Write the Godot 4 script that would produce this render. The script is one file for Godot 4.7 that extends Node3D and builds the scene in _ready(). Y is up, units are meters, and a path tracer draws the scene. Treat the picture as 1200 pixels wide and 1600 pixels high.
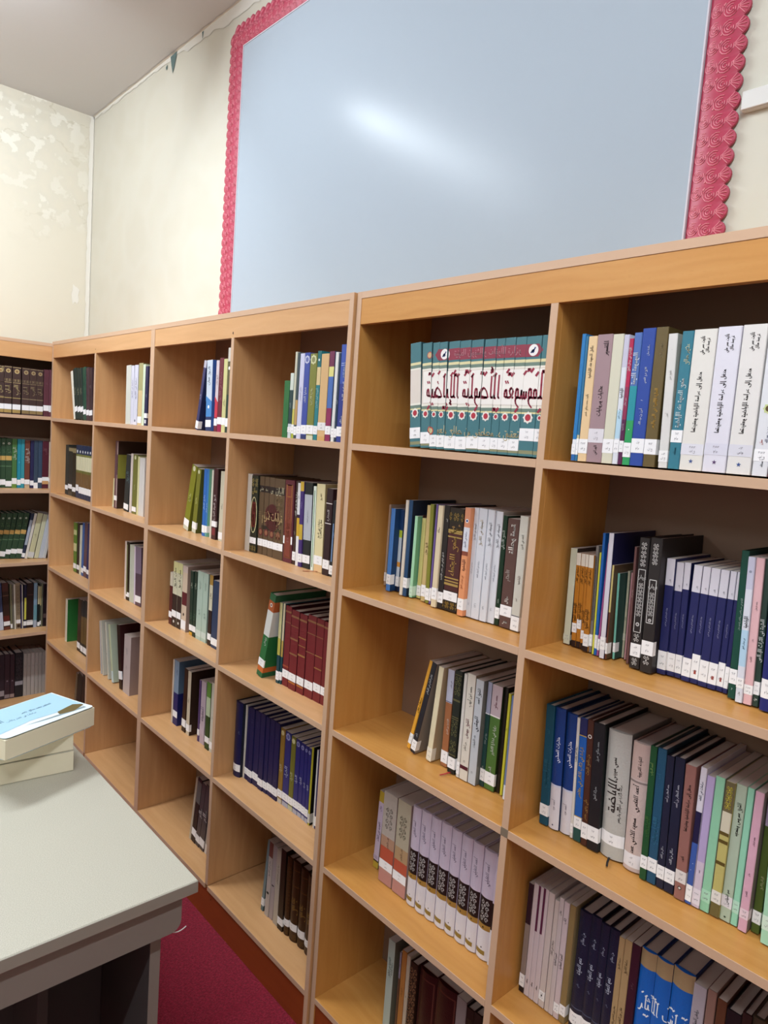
extends Node3D
# A corner of a library: three beech bookcases along a wall, a fourth one round the corner, a whiteboard above, a desk in front.

var M := {}                 # shared materials
var taken := {}
var font := {}
var rng := RandomNumberGenerator.new()

# ---------------------------------------------------------------- naming and tagging
func numbered(called: String) -> String:
	if not taken.has(called):
		taken[called] = 0
		return called
	taken[called] += 1
	return "%s_%03d" % [called, taken[called]]

func tag(o: Node3D, label: String, category: String, group := "") -> void:
	o.set_meta("label", label)
	o.set_meta("category", category)
	if group != "":
		o.set_meta("group", group)

func thing(called: String, label: String, category: String, at := Vector3.ZERO, group := "") -> Node3D:
	var o = Node3D.new()
	o.name = numbered(called)
	add_child(o)
	o.position = at
	tag(o, label, category, group)
	return o

func obj(called: String, st: SurfaceTool, m: Material, parent: Node3D = null, smooth := false) -> MeshInstance3D:
	var o = MeshInstance3D.new()
	st.generate_normals()
	o.mesh = st.commit()
	o.material_override = m
	if parent:
		o.name = called
		parent.add_child(o, true)
	else:
		o.name = numbered(called)
		add_child(o)
	return o

func struct(called: String, st: SurfaceTool, m: Material, parent: Node3D = null) -> MeshInstance3D:
	var o = obj(called, st, m, parent)
	if parent == null:
		o.set_meta("kind", "structure")
	return o

func fresh() -> SurfaceTool:
	var st = SurfaceTool.new()
	st.begin(Mesh.PRIMITIVE_TRIANGLES)
	st.set_smooth_group(-1)
	st.set_color(Color.WHITE)
	return st

func lin(hex: String) -> Color:
	return Color(hex).srgb_to_linear()

# ---------------------------------------------------------------- shapes
func tri(st: SurfaceTool, a: Vector3, b: Vector3, c: Vector3) -> void:
	st.add_vertex(a)
	st.add_vertex(b)
	st.add_vertex(c)

# a, b, c, d run clockwise seen from the front
func quad(st: SurfaceTool, a: Vector3, b: Vector3, c: Vector3, d: Vector3) -> void:
	tri(st, a, b, c)
	tri(st, a, c, d)

func uvquad(st: SurfaceTool, p: Array, uv: Array) -> void:
	for k in [0, 1, 2, 0, 2, 3]:
		st.set_uv(uv[k])
		st.add_vertex(p[k])

# box from lo to hi with bevelled edges; UVs in metres with the grain along the axis «grain», shifted by «off»
func box(st: SurfaceTool, lo: Vector3, hi: Vector3, grain := 0, bev := 0.0008, off := Vector2.ZERO) -> void:
	var c = (lo + hi) * 0.5
	var h = (hi - lo) * 0.5
	var b: float = minf(bev, minf(h.x, minf(h.y, h.z)) * 0.45)
	for ax in 3:
		var u = (ax + 1) % 3
		var v = (ax + 2) % 3
		for s in [-1.0, 1.0]:
			var pts = []
			var uvs = []
			for q in [[-1, -1], [-1, 1], [1, 1], [1, -1]]:
				var p = Vector3.ZERO
				p[ax] = s * h[ax]
				p[u] = q[0] * (h[u] - b)
				p[v] = q[1] * (h[v] - b)
				var w = p + c
				pts.append(w)
				var along = u if u == grain else (v if v == grain else u)
				var across = v if along == u else u
				uvs.append(Vector2(w[along], w[across]) + off)
			if s < 0:
				pts.reverse()
				uvs.reverse()
			uvquad(st, pts, uvs)
	# bevel strips and corners
	for ax in 3:
		var u = (ax + 1) % 3
		var v = (ax + 2) % 3
		for su in [-1.0, 1.0]:
			for sv in [-1.0, 1.0]:
				var pts = []
				for q in [[-1, 0], [1, 0], [1, 1], [-1, 1]]:
					var p = Vector3.ZERO
					p[ax] = q[0] * (h[ax] - b)
					p[u] = su * (h[u] - (b if q[1] == 1 else 0.0))
					p[v] = sv * (h[v] - (0.0 if q[1] == 1 else b))
					pts.append(p + c)
				if su * sv < 0:
					pts.reverse()
				var uv0 = Vector2(pts[0][grain], 0.0) + off
				uvquad(st, pts, [uv0, uv0 + Vector2(.01, 0), uv0 + Vector2(.01, .001), uv0 + Vector2(0, .001)])
	for sx in [-1.0, 1.0]:
		for sy in [-1.0, 1.0]:
			for sz in [-1.0, 1.0]:
				var a = c + Vector3(sx * h.x, sy * (h.y - b), sz * (h.z - b))
				var d = c + Vector3(sx * (h.x - b), sy * h.y, sz * (h.z - b))
				var e = c + Vector3(sx * (h.x - b), sy * (h.y - b), sz * h.z)
				st.set_uv(off)
				if sx * sy * sz < 0:
					tri(st, a, d, e)
				else:
					tri(st, a, e, d)

func tube(st: SurfaceTool, pts: Array, r: float, sides := 6) -> void:
	var n = pts.size()
	var rings = []
	for i in n:
		var t: Vector3 = (pts[mini(i + 1, n - 1)] - pts[maxi(i - 1, 0)]).normalized()
		var x = t.cross(Vector3.UP if absf(t.y) < 0.9 else Vector3.RIGHT).normalized()
		var y = x.cross(t)
		var ring = []
		for k in sides:
			var a = TAU * k / sides
			ring.append(pts[i] + x * cos(a) * r + y * sin(a) * r)
		rings.append(ring)
	st.set_smooth_group(2)
	for i in n - 1:
		for k in sides:
			var k2 = (k + 1) % sides
			quad(st, rings[i][k], rings[i + 1][k], rings[i + 1][k2], rings[i][k2])
	st.set_smooth_group(-1)
	for k in range(1, sides - 1):
		tri(st, rings[0][0], rings[0][k], rings[0][k + 1])
		tri(st, rings[n - 1][0], rings[n - 1][k + 1], rings[n - 1][k])

# ---------------------------------------------------------------- lettering: a stroke alphabet, right to left
# per letter: joins the next letter?; strokes when joined; advance; strokes when not joined; advance; dots
func make_font() -> void:
	var tooth = "0,0 .1,.02 .15,.4 .19,.02 .34,0;.34"
	var boat = "0,.1 .02,.38 .05,.08 .3,-.06 .7,-.06 .9,.06 .95,.36;1.05"
	var bowl = ".05,.3 .05,-.05 .18,-.34 .45,-.42 .68,-.22 .72,.2;.82"
	var hook = "0,0 .08,.0 .14,.28 .2,-.02 .36,-.3 .58,-.36;.5"
	var dal = "0,0 .3,.01 .34,.12 .1,.52;.42"
	var teeth = "0,0 .04,.28 .08,0 .24,0 .27,.28 .31,0 .46,0 .5,.34 .54,0 .68,0;.68"
	var sbowl = "0,0 .04,.28 .08,0 .24,0 .27,.28 .31,0 .46,0 .5,.3 .52,-.05 .65,-.34 .9,-.42 1.12,-.22 1.16,.2;1.25"
	var sad = "0,0 .2,.3 .5,.46 .74,.32 .7,.06 .1,0 .78,.0 .84,.26 .88,0 1,0;1"
	var sadf = "0,0 .2,.3 .5,.46 .74,.32 .7,.06 .1,0 .78,.02 .84,.26 .84,-.05 .95,-.34 1.2,-.42 1.4,-.22 1.44,.2;1.5"
	var ta = "0,0 .2,.3 .5,.46 .74,.32 .7,.06 .1,0 .9,0|.22,.05 .2,1;.9"
	var ain = ".02,0 .22,.06 .4,.3 .24,.44 .06,.3 .24,.04 .5,0;.5"
	var ainf = ".02,.0 .2,.06 .34,.3 .18,.44 .04,.3 .16,.02 .04,-.24 .14,-.56 .5,-.64 .78,-.46;.8"
	var ha = "0,0 .3,.02 .62,.42 .06,.44 .16,.4 .4,.1 .42,0 .7,0;.7"
	var haf = ".6,.36 .3,.46 .04,.4 .4,.18 .08,-.12 .1,-.48 .42,-.66 .78,-.5;.85"
	var fa = "0,0 .2,.02 .34,.2 .22,.42 .1,.26 .24,.04 .5,0;.5"
	var faf = "0,.05 .2,.08 .3,.26 .18,.44 .06,.28 .2,.04 .5,-.05 .9,.02 1.0,.3;1.1"
	var qaf = "0,.05 .22,.08 .32,.26 .18,.44 .06,.28 .3,.08 .28,-.2 .14,-.44 .42,-.56 .74,-.36 .78,.1;.88"
	var round_ = "0,0 .14,.04 .2,.34 .36,.3 .38,.06 .16,.02 .16,.02;.46"
	var rows = {
		"ا": ["R", "", "0,0 .08,.0 .12,.16 .12,1.05;.26", ""], "أ": ["R", "", "0,0 .08,.0 .12,.16 .12,1.0|.0,1.2 .2,1.26 .08,1.36 .2,1.44;.26", ""],
		"إ": ["R", "", "0,0 .08,.0 .12,.16 .12,1.05|.0,-.38 .2,-.32 .08,-.22 .2,-.14;.26", ""], "آ": ["R", "", "0,0 .08,.0 .12,.16 .12,1.0|-.1,1.2 .1,1.3 .16,1.2 .34,1.3;.26", ""],
		"ب": ["D", tooth, boat, "b1"], "ت": ["D", tooth, boat, "a2"], "ث": ["D", tooth, boat, "a3"], "ن": ["D", tooth, bowl, "a1"],
		"ي": ["D", tooth, "0,0 .2,.2 .34,.1 .1,-.12 .06,-.34 .34,-.46 .7,-.36 .86,-.1;.92", "b2"], "ى": ["D", tooth, "0,0 .2,.2 .34,.1 .1,-.12 .06,-.34 .34,-.46 .7,-.36 .86,-.1;.92", ""],
		"ئ": ["D", tooth, "0,0 .2,.2 .34,.1 .1,-.12 .06,-.34 .34,-.46 .7,-.36 .86,-.1;.92", "a1"],
		"ج": ["D", ha, haf, "b1"], "ح": ["D", ha, haf, ""], "خ": ["D", ha, haf, "a1"], "د": ["R", "", dal, ""], "ذ": ["R", "", dal, "a1"],
		"ر": ["R", "", hook, ""], "ز": ["R", "", hook, "a1"], "س": ["D", teeth, sbowl, ""], "ش": ["D", teeth, sbowl, "a3"],
		"ص": ["D", sad, sadf, ""], "ض": ["D", sad, sadf, "a1"], "ط": ["D", ta, ta, ""], "ظ": ["D", ta, ta, "a1"],
		"ع": ["D", ain, ainf, ""], "غ": ["D", ain, ainf, "a1"], "ف": ["D", fa, faf, "a1"], "ق": ["D", fa, qaf, "a2"],
		"ك": ["D", "0,0 .6,0|.3,.02 .02,.46 .5,1.0;.6", "0,0 .1,.02 .12,1.05|.12,.04 .6,-.02 .8,.06 .84,.3|.36,.34 .5,.5 .34,.56;.95", ""],
		"ل": ["D", "0,0 .12,.06 .15,1.08|.15,.1 .2,0 .36,0;.36", "0,0 .12,.02 .12,1.05|.12,.1 .16,-.22 .4,-.36 .62,-.2 .64,.14;.74", ""],
		"م": ["D", "0,0 .12,.02 .18,.34 .38,.32 .36,.04 .16,.0 .5,0;.5", "0,0 .12,.04 .18,.34 .38,.3 .34,.04 .16,.02 .36,0 .4,-.2 .4,-.66;.5", ""],
		"ه": ["D", "0,0 .1,.34 .36,.44 .5,.14 .26,-.02 .14,.16 .36,.2 .5,0 .62,0;.62", round_, ""], "ة": ["R", "", round_, "a2"],
		"و": ["R", "", "0,0 .12,.06 .16,.38 .34,.36 .36,.06 .14,.02 .34,-.04 .3,-.26 .02,-.44;.46", ""], "ؤ": ["R", "", "0,0 .12,.06 .16,.38 .34,.36 .36,.06 .14,.02 .34,-.04 .3,-.26 .02,-.44;.46", "a1"],
		"ء": ["N", "", ".0,.0 .24,.08 .1,.2 .24,.32;.34", ""], ".": ["N", "", ".05,.0 .09,.04;.2", ""], "-": ["N", "", ".05,.25 .4,.25;.5", ""], "/": ["N", "", ".05,-.1 .3,.9;.4", ""],
		"0": ["N", "", ".1,.32 .22,.42 .32,.32 .22,.22 .1,.32;.45", ""], "1": ["N", "", ".15,.0 .18,.5 .25,.9;.4", ""], "2": ["N", "", ".4,.0 .4,.9 .25,.6 .1,.9;.55", ""],
		"3": ["N", "", ".5,.0 .5,.9 .38,.6 .28,.9 .18,.6 .08,.9;.6", ""], "4": ["N", "", ".1,.85 .4,.7 .2,.5 .45,.3 .1,.05;.55", ""], "5": ["N", "", ".25,.8 .08,.3 .2,.05 .42,.2 .4,.5 .25,.8;.55", ""],
		"6": ["N", "", ".12,.0 .12,.85 .45,.85;.55", ""], "7": ["N", "", ".45,.9 .28,.0 .1,.9;.55", ""], "8": ["N", "", ".45,.0 .28,.9 .1,.0;.55", ""], "9": ["N", "", ".12,.0 .14,.8 .36,.85 .38,.55 .14,.55;.5", ""],
	}
	for ch in rows:
		var r: Array = rows[ch]
		font[ch] = {"joins": r[0] == "D", "takes": r[0] != "N", "mid": strokes(r[1]), "end": strokes(r[2]), "dots": r[3]}

func strokes(s: String) -> Dictionary:
	if s == "":
		return {}
	var halves = s.split(";")
	var lines = []
	for part in halves[0].split("|"):
		var line = PackedVector2Array()
		for pt in part.split(" "):
			var xy = pt.split(",")
			line.append(Vector2(-float(xy[0]), float(xy[1])))
		lines.append(curved(line))
	return {"lines": lines, "adv": float(halves[1])}

func curved(p: PackedVector2Array) -> PackedVector2Array:
	if p.size() < 3:
		return p
	var out = PackedVector2Array()
	for i in p.size() - 1:
		var a = p[maxi(i - 1, 0)]
		var d = p[mini(i + 2, p.size() - 1)]
		out.append(p[i])
		out.append(p[i].cubic_interpolate(p[i + 1], a, d, 0.5))
	out.append(p[p.size() - 1])
	return out

# polylines of a line of text; x runs from 0 to -width, letter height 1
func typeset(text: String, vowels = false) -> Dictionary:
	var x = 0.0
	var lines = []
	for i in text.length():
		var ch = text[i]
		if ch == "_" or ch == " ":
			x -= 0.34
			continue
		if not font.has(ch):
			continue
		var g: Dictionary = font[ch]
		var nxt = text[i + 1] if i + 1 < text.length() else "_"
		var on: bool = g.joins and font.has(nxt) and font[nxt].takes
		var s: Dictionary = g.mid if on else g.end
		for line in s.lines:
			var moved = PackedVector2Array()
			for q in line:
				moved.append(q + Vector2(x, 0))
			lines.append(moved)
		if g.dots != "":
			var n = int(g.dots[1])
			var cx: float = x - s.adv * 0.5
			var cy = 0.72 if g.dots[0] == "a" else -0.36
			if g.dots[0] == "b" and not on:
				cy = -0.62
			for k in n:
				var o = Vector2((k - (minf(n, 2) - 1) * 0.5) * 0.2, 0.0) if k < 2 else Vector2(0, 0.16)
				lines.append(PackedVector2Array([Vector2(cx, cy) + o + Vector2(.05, -.05), Vector2(cx, cy) + o + Vector2(-.05, .05)]))
		if vowels:
			var vx = x - s.adv * 0.4
			var vy = [1.12, 1.22, 1.05, -0.6][(i * 7) % 4]
			lines.append(PackedVector2Array([Vector2(vx + .1, vy + .1), Vector2(vx - .12, vy - .06)]))
			if i % 3 == 0:
				lines.append(PackedVector2Array([Vector2(vx - .2, vy + .1), Vector2(vx - .26, vy), Vector2(vx - .36, vy + .1), Vector2(vx - .42, vy - .02)]))
		x -= s.adv + (0.0 if on else 0.12)
	return {"lines": lines, "w": maxf(-x, 0.1)}

# ---------------------------------------------------------------- printing on a spine
# The current spine: half width hw, bulge bl; the plane's u runs across, v up.
var hw := 0.01
var bl := 0.0
var lift := 0.0004

func zp(u: float) -> float:
	if bl <= 0.0:
		return 0.0
	var k = clampf(u / hw, -1.0, 1.0)
	return bl * (1.0 - k * k) - bl

func clip(p: PackedVector2Array, x0: float, x1: float) -> PackedVector2Array:
	for side in 2:
		var out = PackedVector2Array()
		var lim = x0 if side == 0 else x1
		var sg = 1.0 if side == 0 else -1.0
		for i in p.size():
			var a = p[i]
			var b = p[(i + 1) % p.size()]
			var ia = sg * (a.x - lim) >= 0.0
			var ib = sg * (b.x - lim) >= 0.0
			if ia:
				out.append(a)
			if ia != ib:
				out.append(a.lerp(b, (lim - a.x) / (b.x - a.x)))
		p = out
		if p.size() < 3:
			return PackedVector2Array()
	return p

func flat(st: SurfaceTool, p: PackedVector2Array, up := 0.0) -> void:
	var cuts = [[-hw, hw]]
	if bl > 0.0:
		cuts = []
		for k in 6:
			cuts.append([-hw + hw * k / 3.0, -hw + hw * (k + 1) / 3.0])
	for c in cuts:
		var q = clip(p, c[0], c[1])
		if q.size() < 3:
			continue
		var v = []
		for s in q:
			v.append(Vector3(s.x, s.y, zp(s.x) + lift + up))
		for k in range(1, v.size() - 1):
			tri(st, v[0], v[k], v[k + 1])

func ribbon(st: SurfaceTool, p: PackedVector2Array, w: float, up := 0.0) -> void:
	for i in p.size() - 1:
		var d = p[i + 1] - p[i]
		if d.length() < 1e-6:
			continue
		d = d.normalized()
		var n = Vector2(-d.y, d.x) * w * (0.36 + 0.26 * absf(d.x * 0.8 + d.y * 0.6))
		var e = d * w * 0.22
		flat(st, PackedVector2Array([p[i] - e + n, p[i + 1] + e + n, p[i + 1] + e - n, p[i] - e - n]), up)

# text into a frame: centre c, length along the writing, letter height cap; turned = reads downwards
func write(st: SurfaceTool, text: String, c: Vector2, length: float, cap: float, turned: bool, weight := 0.13) -> void:
	var t = typeset(text)
	var s: float = minf(length / t.w, cap / 1.25)
	for line in t.lines:
		var q = PackedVector2Array()
		for p in line:
			var a = (p + Vector2(t.w * 0.5, -0.3)) * s
			q.append(c + (Vector2(-a.y, a.x) if turned else a))
		ribbon(st, q, weight * s)

func ring(st: SurfaceTool, c: Vector2, rx: float, ry: float, w: float, n := 20) -> void:
	var q = PackedVector2Array()
	for k in n + 1:
		q.append(c + Vector2(cos(TAU * k / n) * rx, sin(TAU * k / n) * ry))
	ribbon(st, q, w)

func disc(st: SurfaceTool, c: Vector2, r: float, up := 0.0, lobes := 0) -> void:
	var q = PackedVector2Array()
	for k in 24:
		var rr = r * (1.0 + (0.14 * cos(TAU * k / 24.0 * lobes) if lobes else 0.0))
		q.append(c + Vector2(cos(-TAU * k / 24.0), sin(-TAU * k / 24.0)) * rr)
	flat(st, q, up)

func curl(st: SurfaceTool, c: Vector2, r: float, a0: float, turns: float, w: float) -> void:
	var q = PackedVector2Array()
	for k in 13:
		var f = k / 12.0
		q.append(c + Vector2(cos(a0 + TAU * turns * f), sin(a0 + TAU * turns * f)) * r * (1.0 - 0.75 * f))
	ribbon(st, q, w)

# lattice of curls and leaves that fills a field
func arabesque(st: SurfaceTool, x0: float, x1: float, y0: float, y1: float) -> void:
	var s = minf(x1 - x0, y1 - y0)
	var nx = maxi(1, int(round((x1 - x0) / s)))
	var ny = maxi(1, int(round((y1 - y0) / s)))
	var w = (x1 - x0) / nx
	var dy = (y1 - y0) / ny
	var m = minf(w, dy)
	for i in nx:
		for k in ny:
			var cx = x0 + w * (i + 0.5)
			var cy = y0 + dy * (k + 0.5)
			for g in [-1.0, 1.0]:
				curl(st, Vector2(cx + g * w * 0.24, cy + dy * 0.24), m * 0.2, PI * 0.5, g * 1.1, m * 0.07)
				curl(st, Vector2(cx + g * w * 0.24, cy - dy * 0.24), m * 0.2, -PI * 0.5, -g * 1.1, m * 0.07)
			flat(st, PackedVector2Array([Vector2(cx, cy + dy * .16), Vector2(cx + w * .1, cy), Vector2(cx, cy - dy * .16), Vector2(cx - w * .1, cy)]))

# ---------------------------------------------------------------- books
# The marks on a spine, one word each: b.2-.5#hex band (B: also on the boards), k.06-.17 call-number label, V.9-.3@0x.5#hex=text reading down,
# T.8x.6#hex=text across, L.5#hex line, F.1-.9#hex frame, A.1-.9#hex ornament, D.9x.3#hex=#hex disc, c#hex boards, g#hex pages, r round spine, H hardback
func range2(s: String) -> Vector2:
	var cut = s.find("-", 1)
	return Vector2(float(s.substr(0, cut)), float(s.substr(cut + 1)))

func book(parent: Node3D, t: float, h: float, d: float, hex: String, opts: String, near: bool, row := {}) -> void:
	var base = lin(hex)
	var board = base
	var page = lin("bdaea4")
	var round_spine = false
	var hard = false
	var bands = []
	var marks = []
	for word in opts.split(" ", false):
		var k = word[0]
		var rest = word.substr(1)
		if k == "r":
			round_spine = true
			hard = true
		elif k == "H":
			hard = true
		elif k == "c":
			board = lin(rest.substr(1))
		elif k == "g":
			page = lin(rest.substr(1))
		elif k == "b" or k == "B":
			var f = rest.split("#")
			var span = range2(f[0])
			bands.append([span.x, span.y, lin(f[1]), k == "B"])
		else:
			marks.append([k, rest])
	hw = t * 0.5
	bl = minf(t * 0.16, 0.008) if round_spine else 0.0
	var c = 0.0026 if hard else 0.0006
	c = minf(c, t * 0.2)
	var lip = 0.003 if hard else 0.0002
	# cover
	var st = fresh()
	var cuts = [0.0, 1.0]
	for b in bands:
		for e in [b[0], b[1]]:
			if not cuts.has(e):
				cuts.append(e)
	cuts.sort()
	var knots = [-hw, hw]
	if round_spine:
		knots = []
		for k in 9:
			knots.append(-hw + t * k / 8.0)
	else:
		var ch = minf(0.0012, t * 0.12)
		knots = [-hw, -hw + ch, hw - ch, hw]
	var zs = []
	for k in knots.size():
		zs.append(zp(knots[k]) if round_spine else (-minf(0.001, t * .1) if (k == 0 or k == 3) else 0.0))
	for i in cuts.size() - 1:
		var m: float = (cuts[i] + cuts[i + 1]) * 0.5
		var sc = base
		var bc = board
		for b in bands:
			if m > b[0] and m < b[1]:
				sc = b[2]
				if b[3]:
					bc = b[2]
		var y0: float = cuts[i] * h
		var y1: float = cuts[i + 1] * h
		st.set_color(sc)
		st.set_smooth_group(1 if round_spine else -1)
		for k in knots.size() - 1:
			quad(st, Vector3(knots[k], y0, zs[k]), Vector3(knots[k], y1, zs[k]), Vector3(knots[k + 1], y1, zs[k + 1]), Vector3(knots[k + 1], y0, zs[k + 1]))
		st.set_smooth_group(-1)
		st.set_color(bc)
		var e: float = zs[0]
		quad(st, Vector3(-hw, y0, -d), Vector3(-hw, y1, -d), Vector3(-hw, y1, e), Vector3(-hw, y0, e))
		quad(st, Vector3(hw, y0, e), Vector3(hw, y1, e), Vector3(hw, y1, -d), Vector3(hw, y0, -d))
	st.set_color(board)
	var iz = -c - bl - 0.001
	for s in [-1.0, 1.0]:
		var a = Vector3(s * (hw - c), 0, iz)
		var b = Vector3(s * (hw - c), 0, -d)
		var up = Vector3(0, h, 0)
		if s < 0:
			quad(st, a, a + up, b + up, b)
		else:
			quad(st, b, b + up, a + up, a)
		quad(st, Vector3(s * hw, 0, -d), Vector3(s * hw, h, -d), b + up, b)
		for y in [0.0, h]:
			quad(st, Vector3(s * hw, y, zs[0]), Vector3(s * hw, y, -d), Vector3(b.x, y, -d), Vector3(b.x, y, iz))
	st.set_color(base)
	quad(st, Vector3(-hw + c, 0, iz), Vector3(-hw + c, h, iz), Vector3(hw - c, h, iz), Vector3(hw - c, 0, iz))
	for y in [0.0, h]:
		for k in knots.size() - 1:
			quad(st, Vector3(knots[k], y, zs[k]), Vector3(knots[k + 1], y, zs[k + 1]), Vector3(clampf(knots[k + 1], -hw + c, hw - c), y, iz), Vector3(clampf(knots[k], -hw + c, hw - c), y, iz))
	obj("cover", st, M.leather if round_spine else (M.cloth if hard else M.cover), parent)
	# page block
	st = fresh()
	st.set_color(page)
	var plo = Vector3(-hw + c + 0.0001, lip, -d + (0.003 if hard else 0.0003))
	var phi = Vector3(hw - c - 0.0001, h - lip, iz - 0.0002)
	box(st, plo, phi, 1, 0.0003)
	obj("page_block", st, M.paper, parent)
	# marks
	var ink = fresh()
	var inked = false
	for mk in marks:
		var k: String = mk[0]
		var rest: String = mk[1]
		var eq = rest.find("=")
		var text = rest.substr(eq + 1) if eq >= 0 else ""
		var headp = rest.substr(0, eq) if eq >= 0 else rest
		var f = headp.split("#")
		var spec: String = f[0]
		var col = lin(f[1]) if f.size() > 1 else lin("f1eff0")
		if k == "k":
			call_label(parent, range2(spec), h, t, d, col, near)
			continue
		if k == "Y":
			var far = float(spec)
			ribbon_strip(parent, "bookmark_ribbon", [Vector3(-far * .1, .0016, -.004), Vector3(far * .15, .0020, .006), Vector3(far * .5, .0014, .018), Vector3(far, .0012, .030)], .004, f[1])
			continue
		ink.set_color(col)
		inked = true
		var size = 0.5
		if "x" in spec:
			var p = spec.split("x")
			spec = p[0]
			size = float(p[1])
		var off = 0.0
		if "@" in spec:
			var p = spec.split("@")
			spec = p[0]
			off = float(p[1]) * hw
		if k == "V":
			var s = range2(spec)
			write(ink, text, Vector2(off, (s.x + s.y) * 0.5 * h), absf(s.x - s.y) * h, size * t, true)
		elif k == "T":
			write(ink, text, Vector2(off, float(spec) * h), t * 0.86, size * t, false)
		elif k == "L":
			var y = float(spec) * h
			var w = maxf(0.0006, size * 0.003)
			flat(ink, PackedVector2Array([Vector2(-hw, y - w), Vector2(-hw, y + w), Vector2(hw, y + w), Vector2(hw, y - w)]))
		elif k == "F" or k == "O":
			var s = range2(spec)
			var x = hw * size * 1.6
			var y0 = s.x * h
			var y1 = s.y * h
			if k == "F":
				ribbon(ink, PackedVector2Array([Vector2(-x, y0), Vector2(-x, y1), Vector2(x, y1), Vector2(x, y0), Vector2(-x, y0)]), t * 0.05)
			else:
				ring(ink, Vector2(0, (y0 + y1) * 0.5), x, (y1 - y0) * 0.5, t * 0.08)
		elif k == "A":
			var s = range2(spec)
			arabesque(ink, -hw * size * 1.7, hw * size * 1.7, s.x * h, s.y * h)
		elif k == "D":
			disc(ink, Vector2(off, float(spec) * h), size * hw, 0.0, 8 if size > 0.6 else 0)
			if text != "":
				ink.set_color(lin(text.substr(1)))
				disc(ink, Vector2(off, float(spec) * h), size * hw * 0.62, 0.0002)
		elif k == "S":
			var q = PackedVector2Array()
			for i in 10:
				var r = size * hw * (1.0 if i % 2 == 0 else 0.42)
				q.append(Vector2(sin(TAU * i / 10.0), cos(TAU * i / 10.0)) * r + Vector2(0, float(spec) * h))
			for i in 10:
				flat(ink, PackedVector2Array([Vector2(0, float(spec) * h), q[i], q[(i + 1) % 10]]))
		elif k == "R":
			var s = range2(spec)
			var x = hw * size * 1.8
			flat(ink, PackedVector2Array([Vector2(off - x, s.x * h), Vector2(off - x, s.y * h), Vector2(off + x, s.y * h), Vector2(off + x, s.x * h)]))
		elif k == "Z":                     # band that ends in a zigzag point
			var s = range2(spec)
			flat(ink, PackedVector2Array([Vector2(-hw, s.x * h), Vector2(-hw, s.y * h), Vector2(hw, s.x * h)]))
	if row.size():
		series_print(ink, row, h)
		inked = true
	if inked:
		obj("lettering", ink, M.print, parent).set_meta("kind", "stuff")

func call_label(parent: Node3D, span: Vector2, h: float, t: float, d: float, col: Color, near: bool) -> void:
	var st = fresh()
	st.set_color(col)
	var y0 = span.x * h
	var y1 = span.y * h
	var n = 8 if bl > 0.0 else 1
	var e = 0.0003
	for k in n:
		var a = -hw + t * k / n
		var b = -hw + t * (k + 1) / n
		quad(st, Vector3(a, y0, zp(a) + e), Vector3(a, y1, zp(a) + e), Vector3(b, y1, zp(b) + e), Vector3(b, y0, zp(b) + e))
	var wrap = clampf(0.036 - t, 0.0, 0.018) * 0.8
	if wrap > 0.002:
		for s in [-1.0, 1.0]:
			var x: float = s * (hw + 0.0002)
			var z0 = zp(hw) + e
			var p = [Vector3(x, y0, z0), Vector3(x, y1, z0), Vector3(x, y1, -wrap), Vector3(x, y0, -wrap)]
			if s < 0:
				p.reverse()
			quad(st, p[0], p[1], p[2], p[3])
	var o = obj("call_number_label", st, M.sticker, parent)
	if near:
		var s2 = fresh()
		s2.set_color(lin("8f8c93"))
		var keep = lift
		lift = 0.0006
		write(s2, ["216", "217/2", "210", "214"][rng.randi() % 4], Vector2(0, y0 + (y1 - y0) * 0.68), minf(t * 0.55, 0.010), 0.0046, false, 0.13)
		write(s2, ["م/س", "ع/ف", "ج/ن", "ر/م"][rng.randi() % 4], Vector2(0, y0 + (y1 - y0) * 0.34), minf(t * 0.55, 0.010), 0.0046, false, 0.13)
		lift = keep
		obj("call_number", s2, M.print, o)

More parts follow.
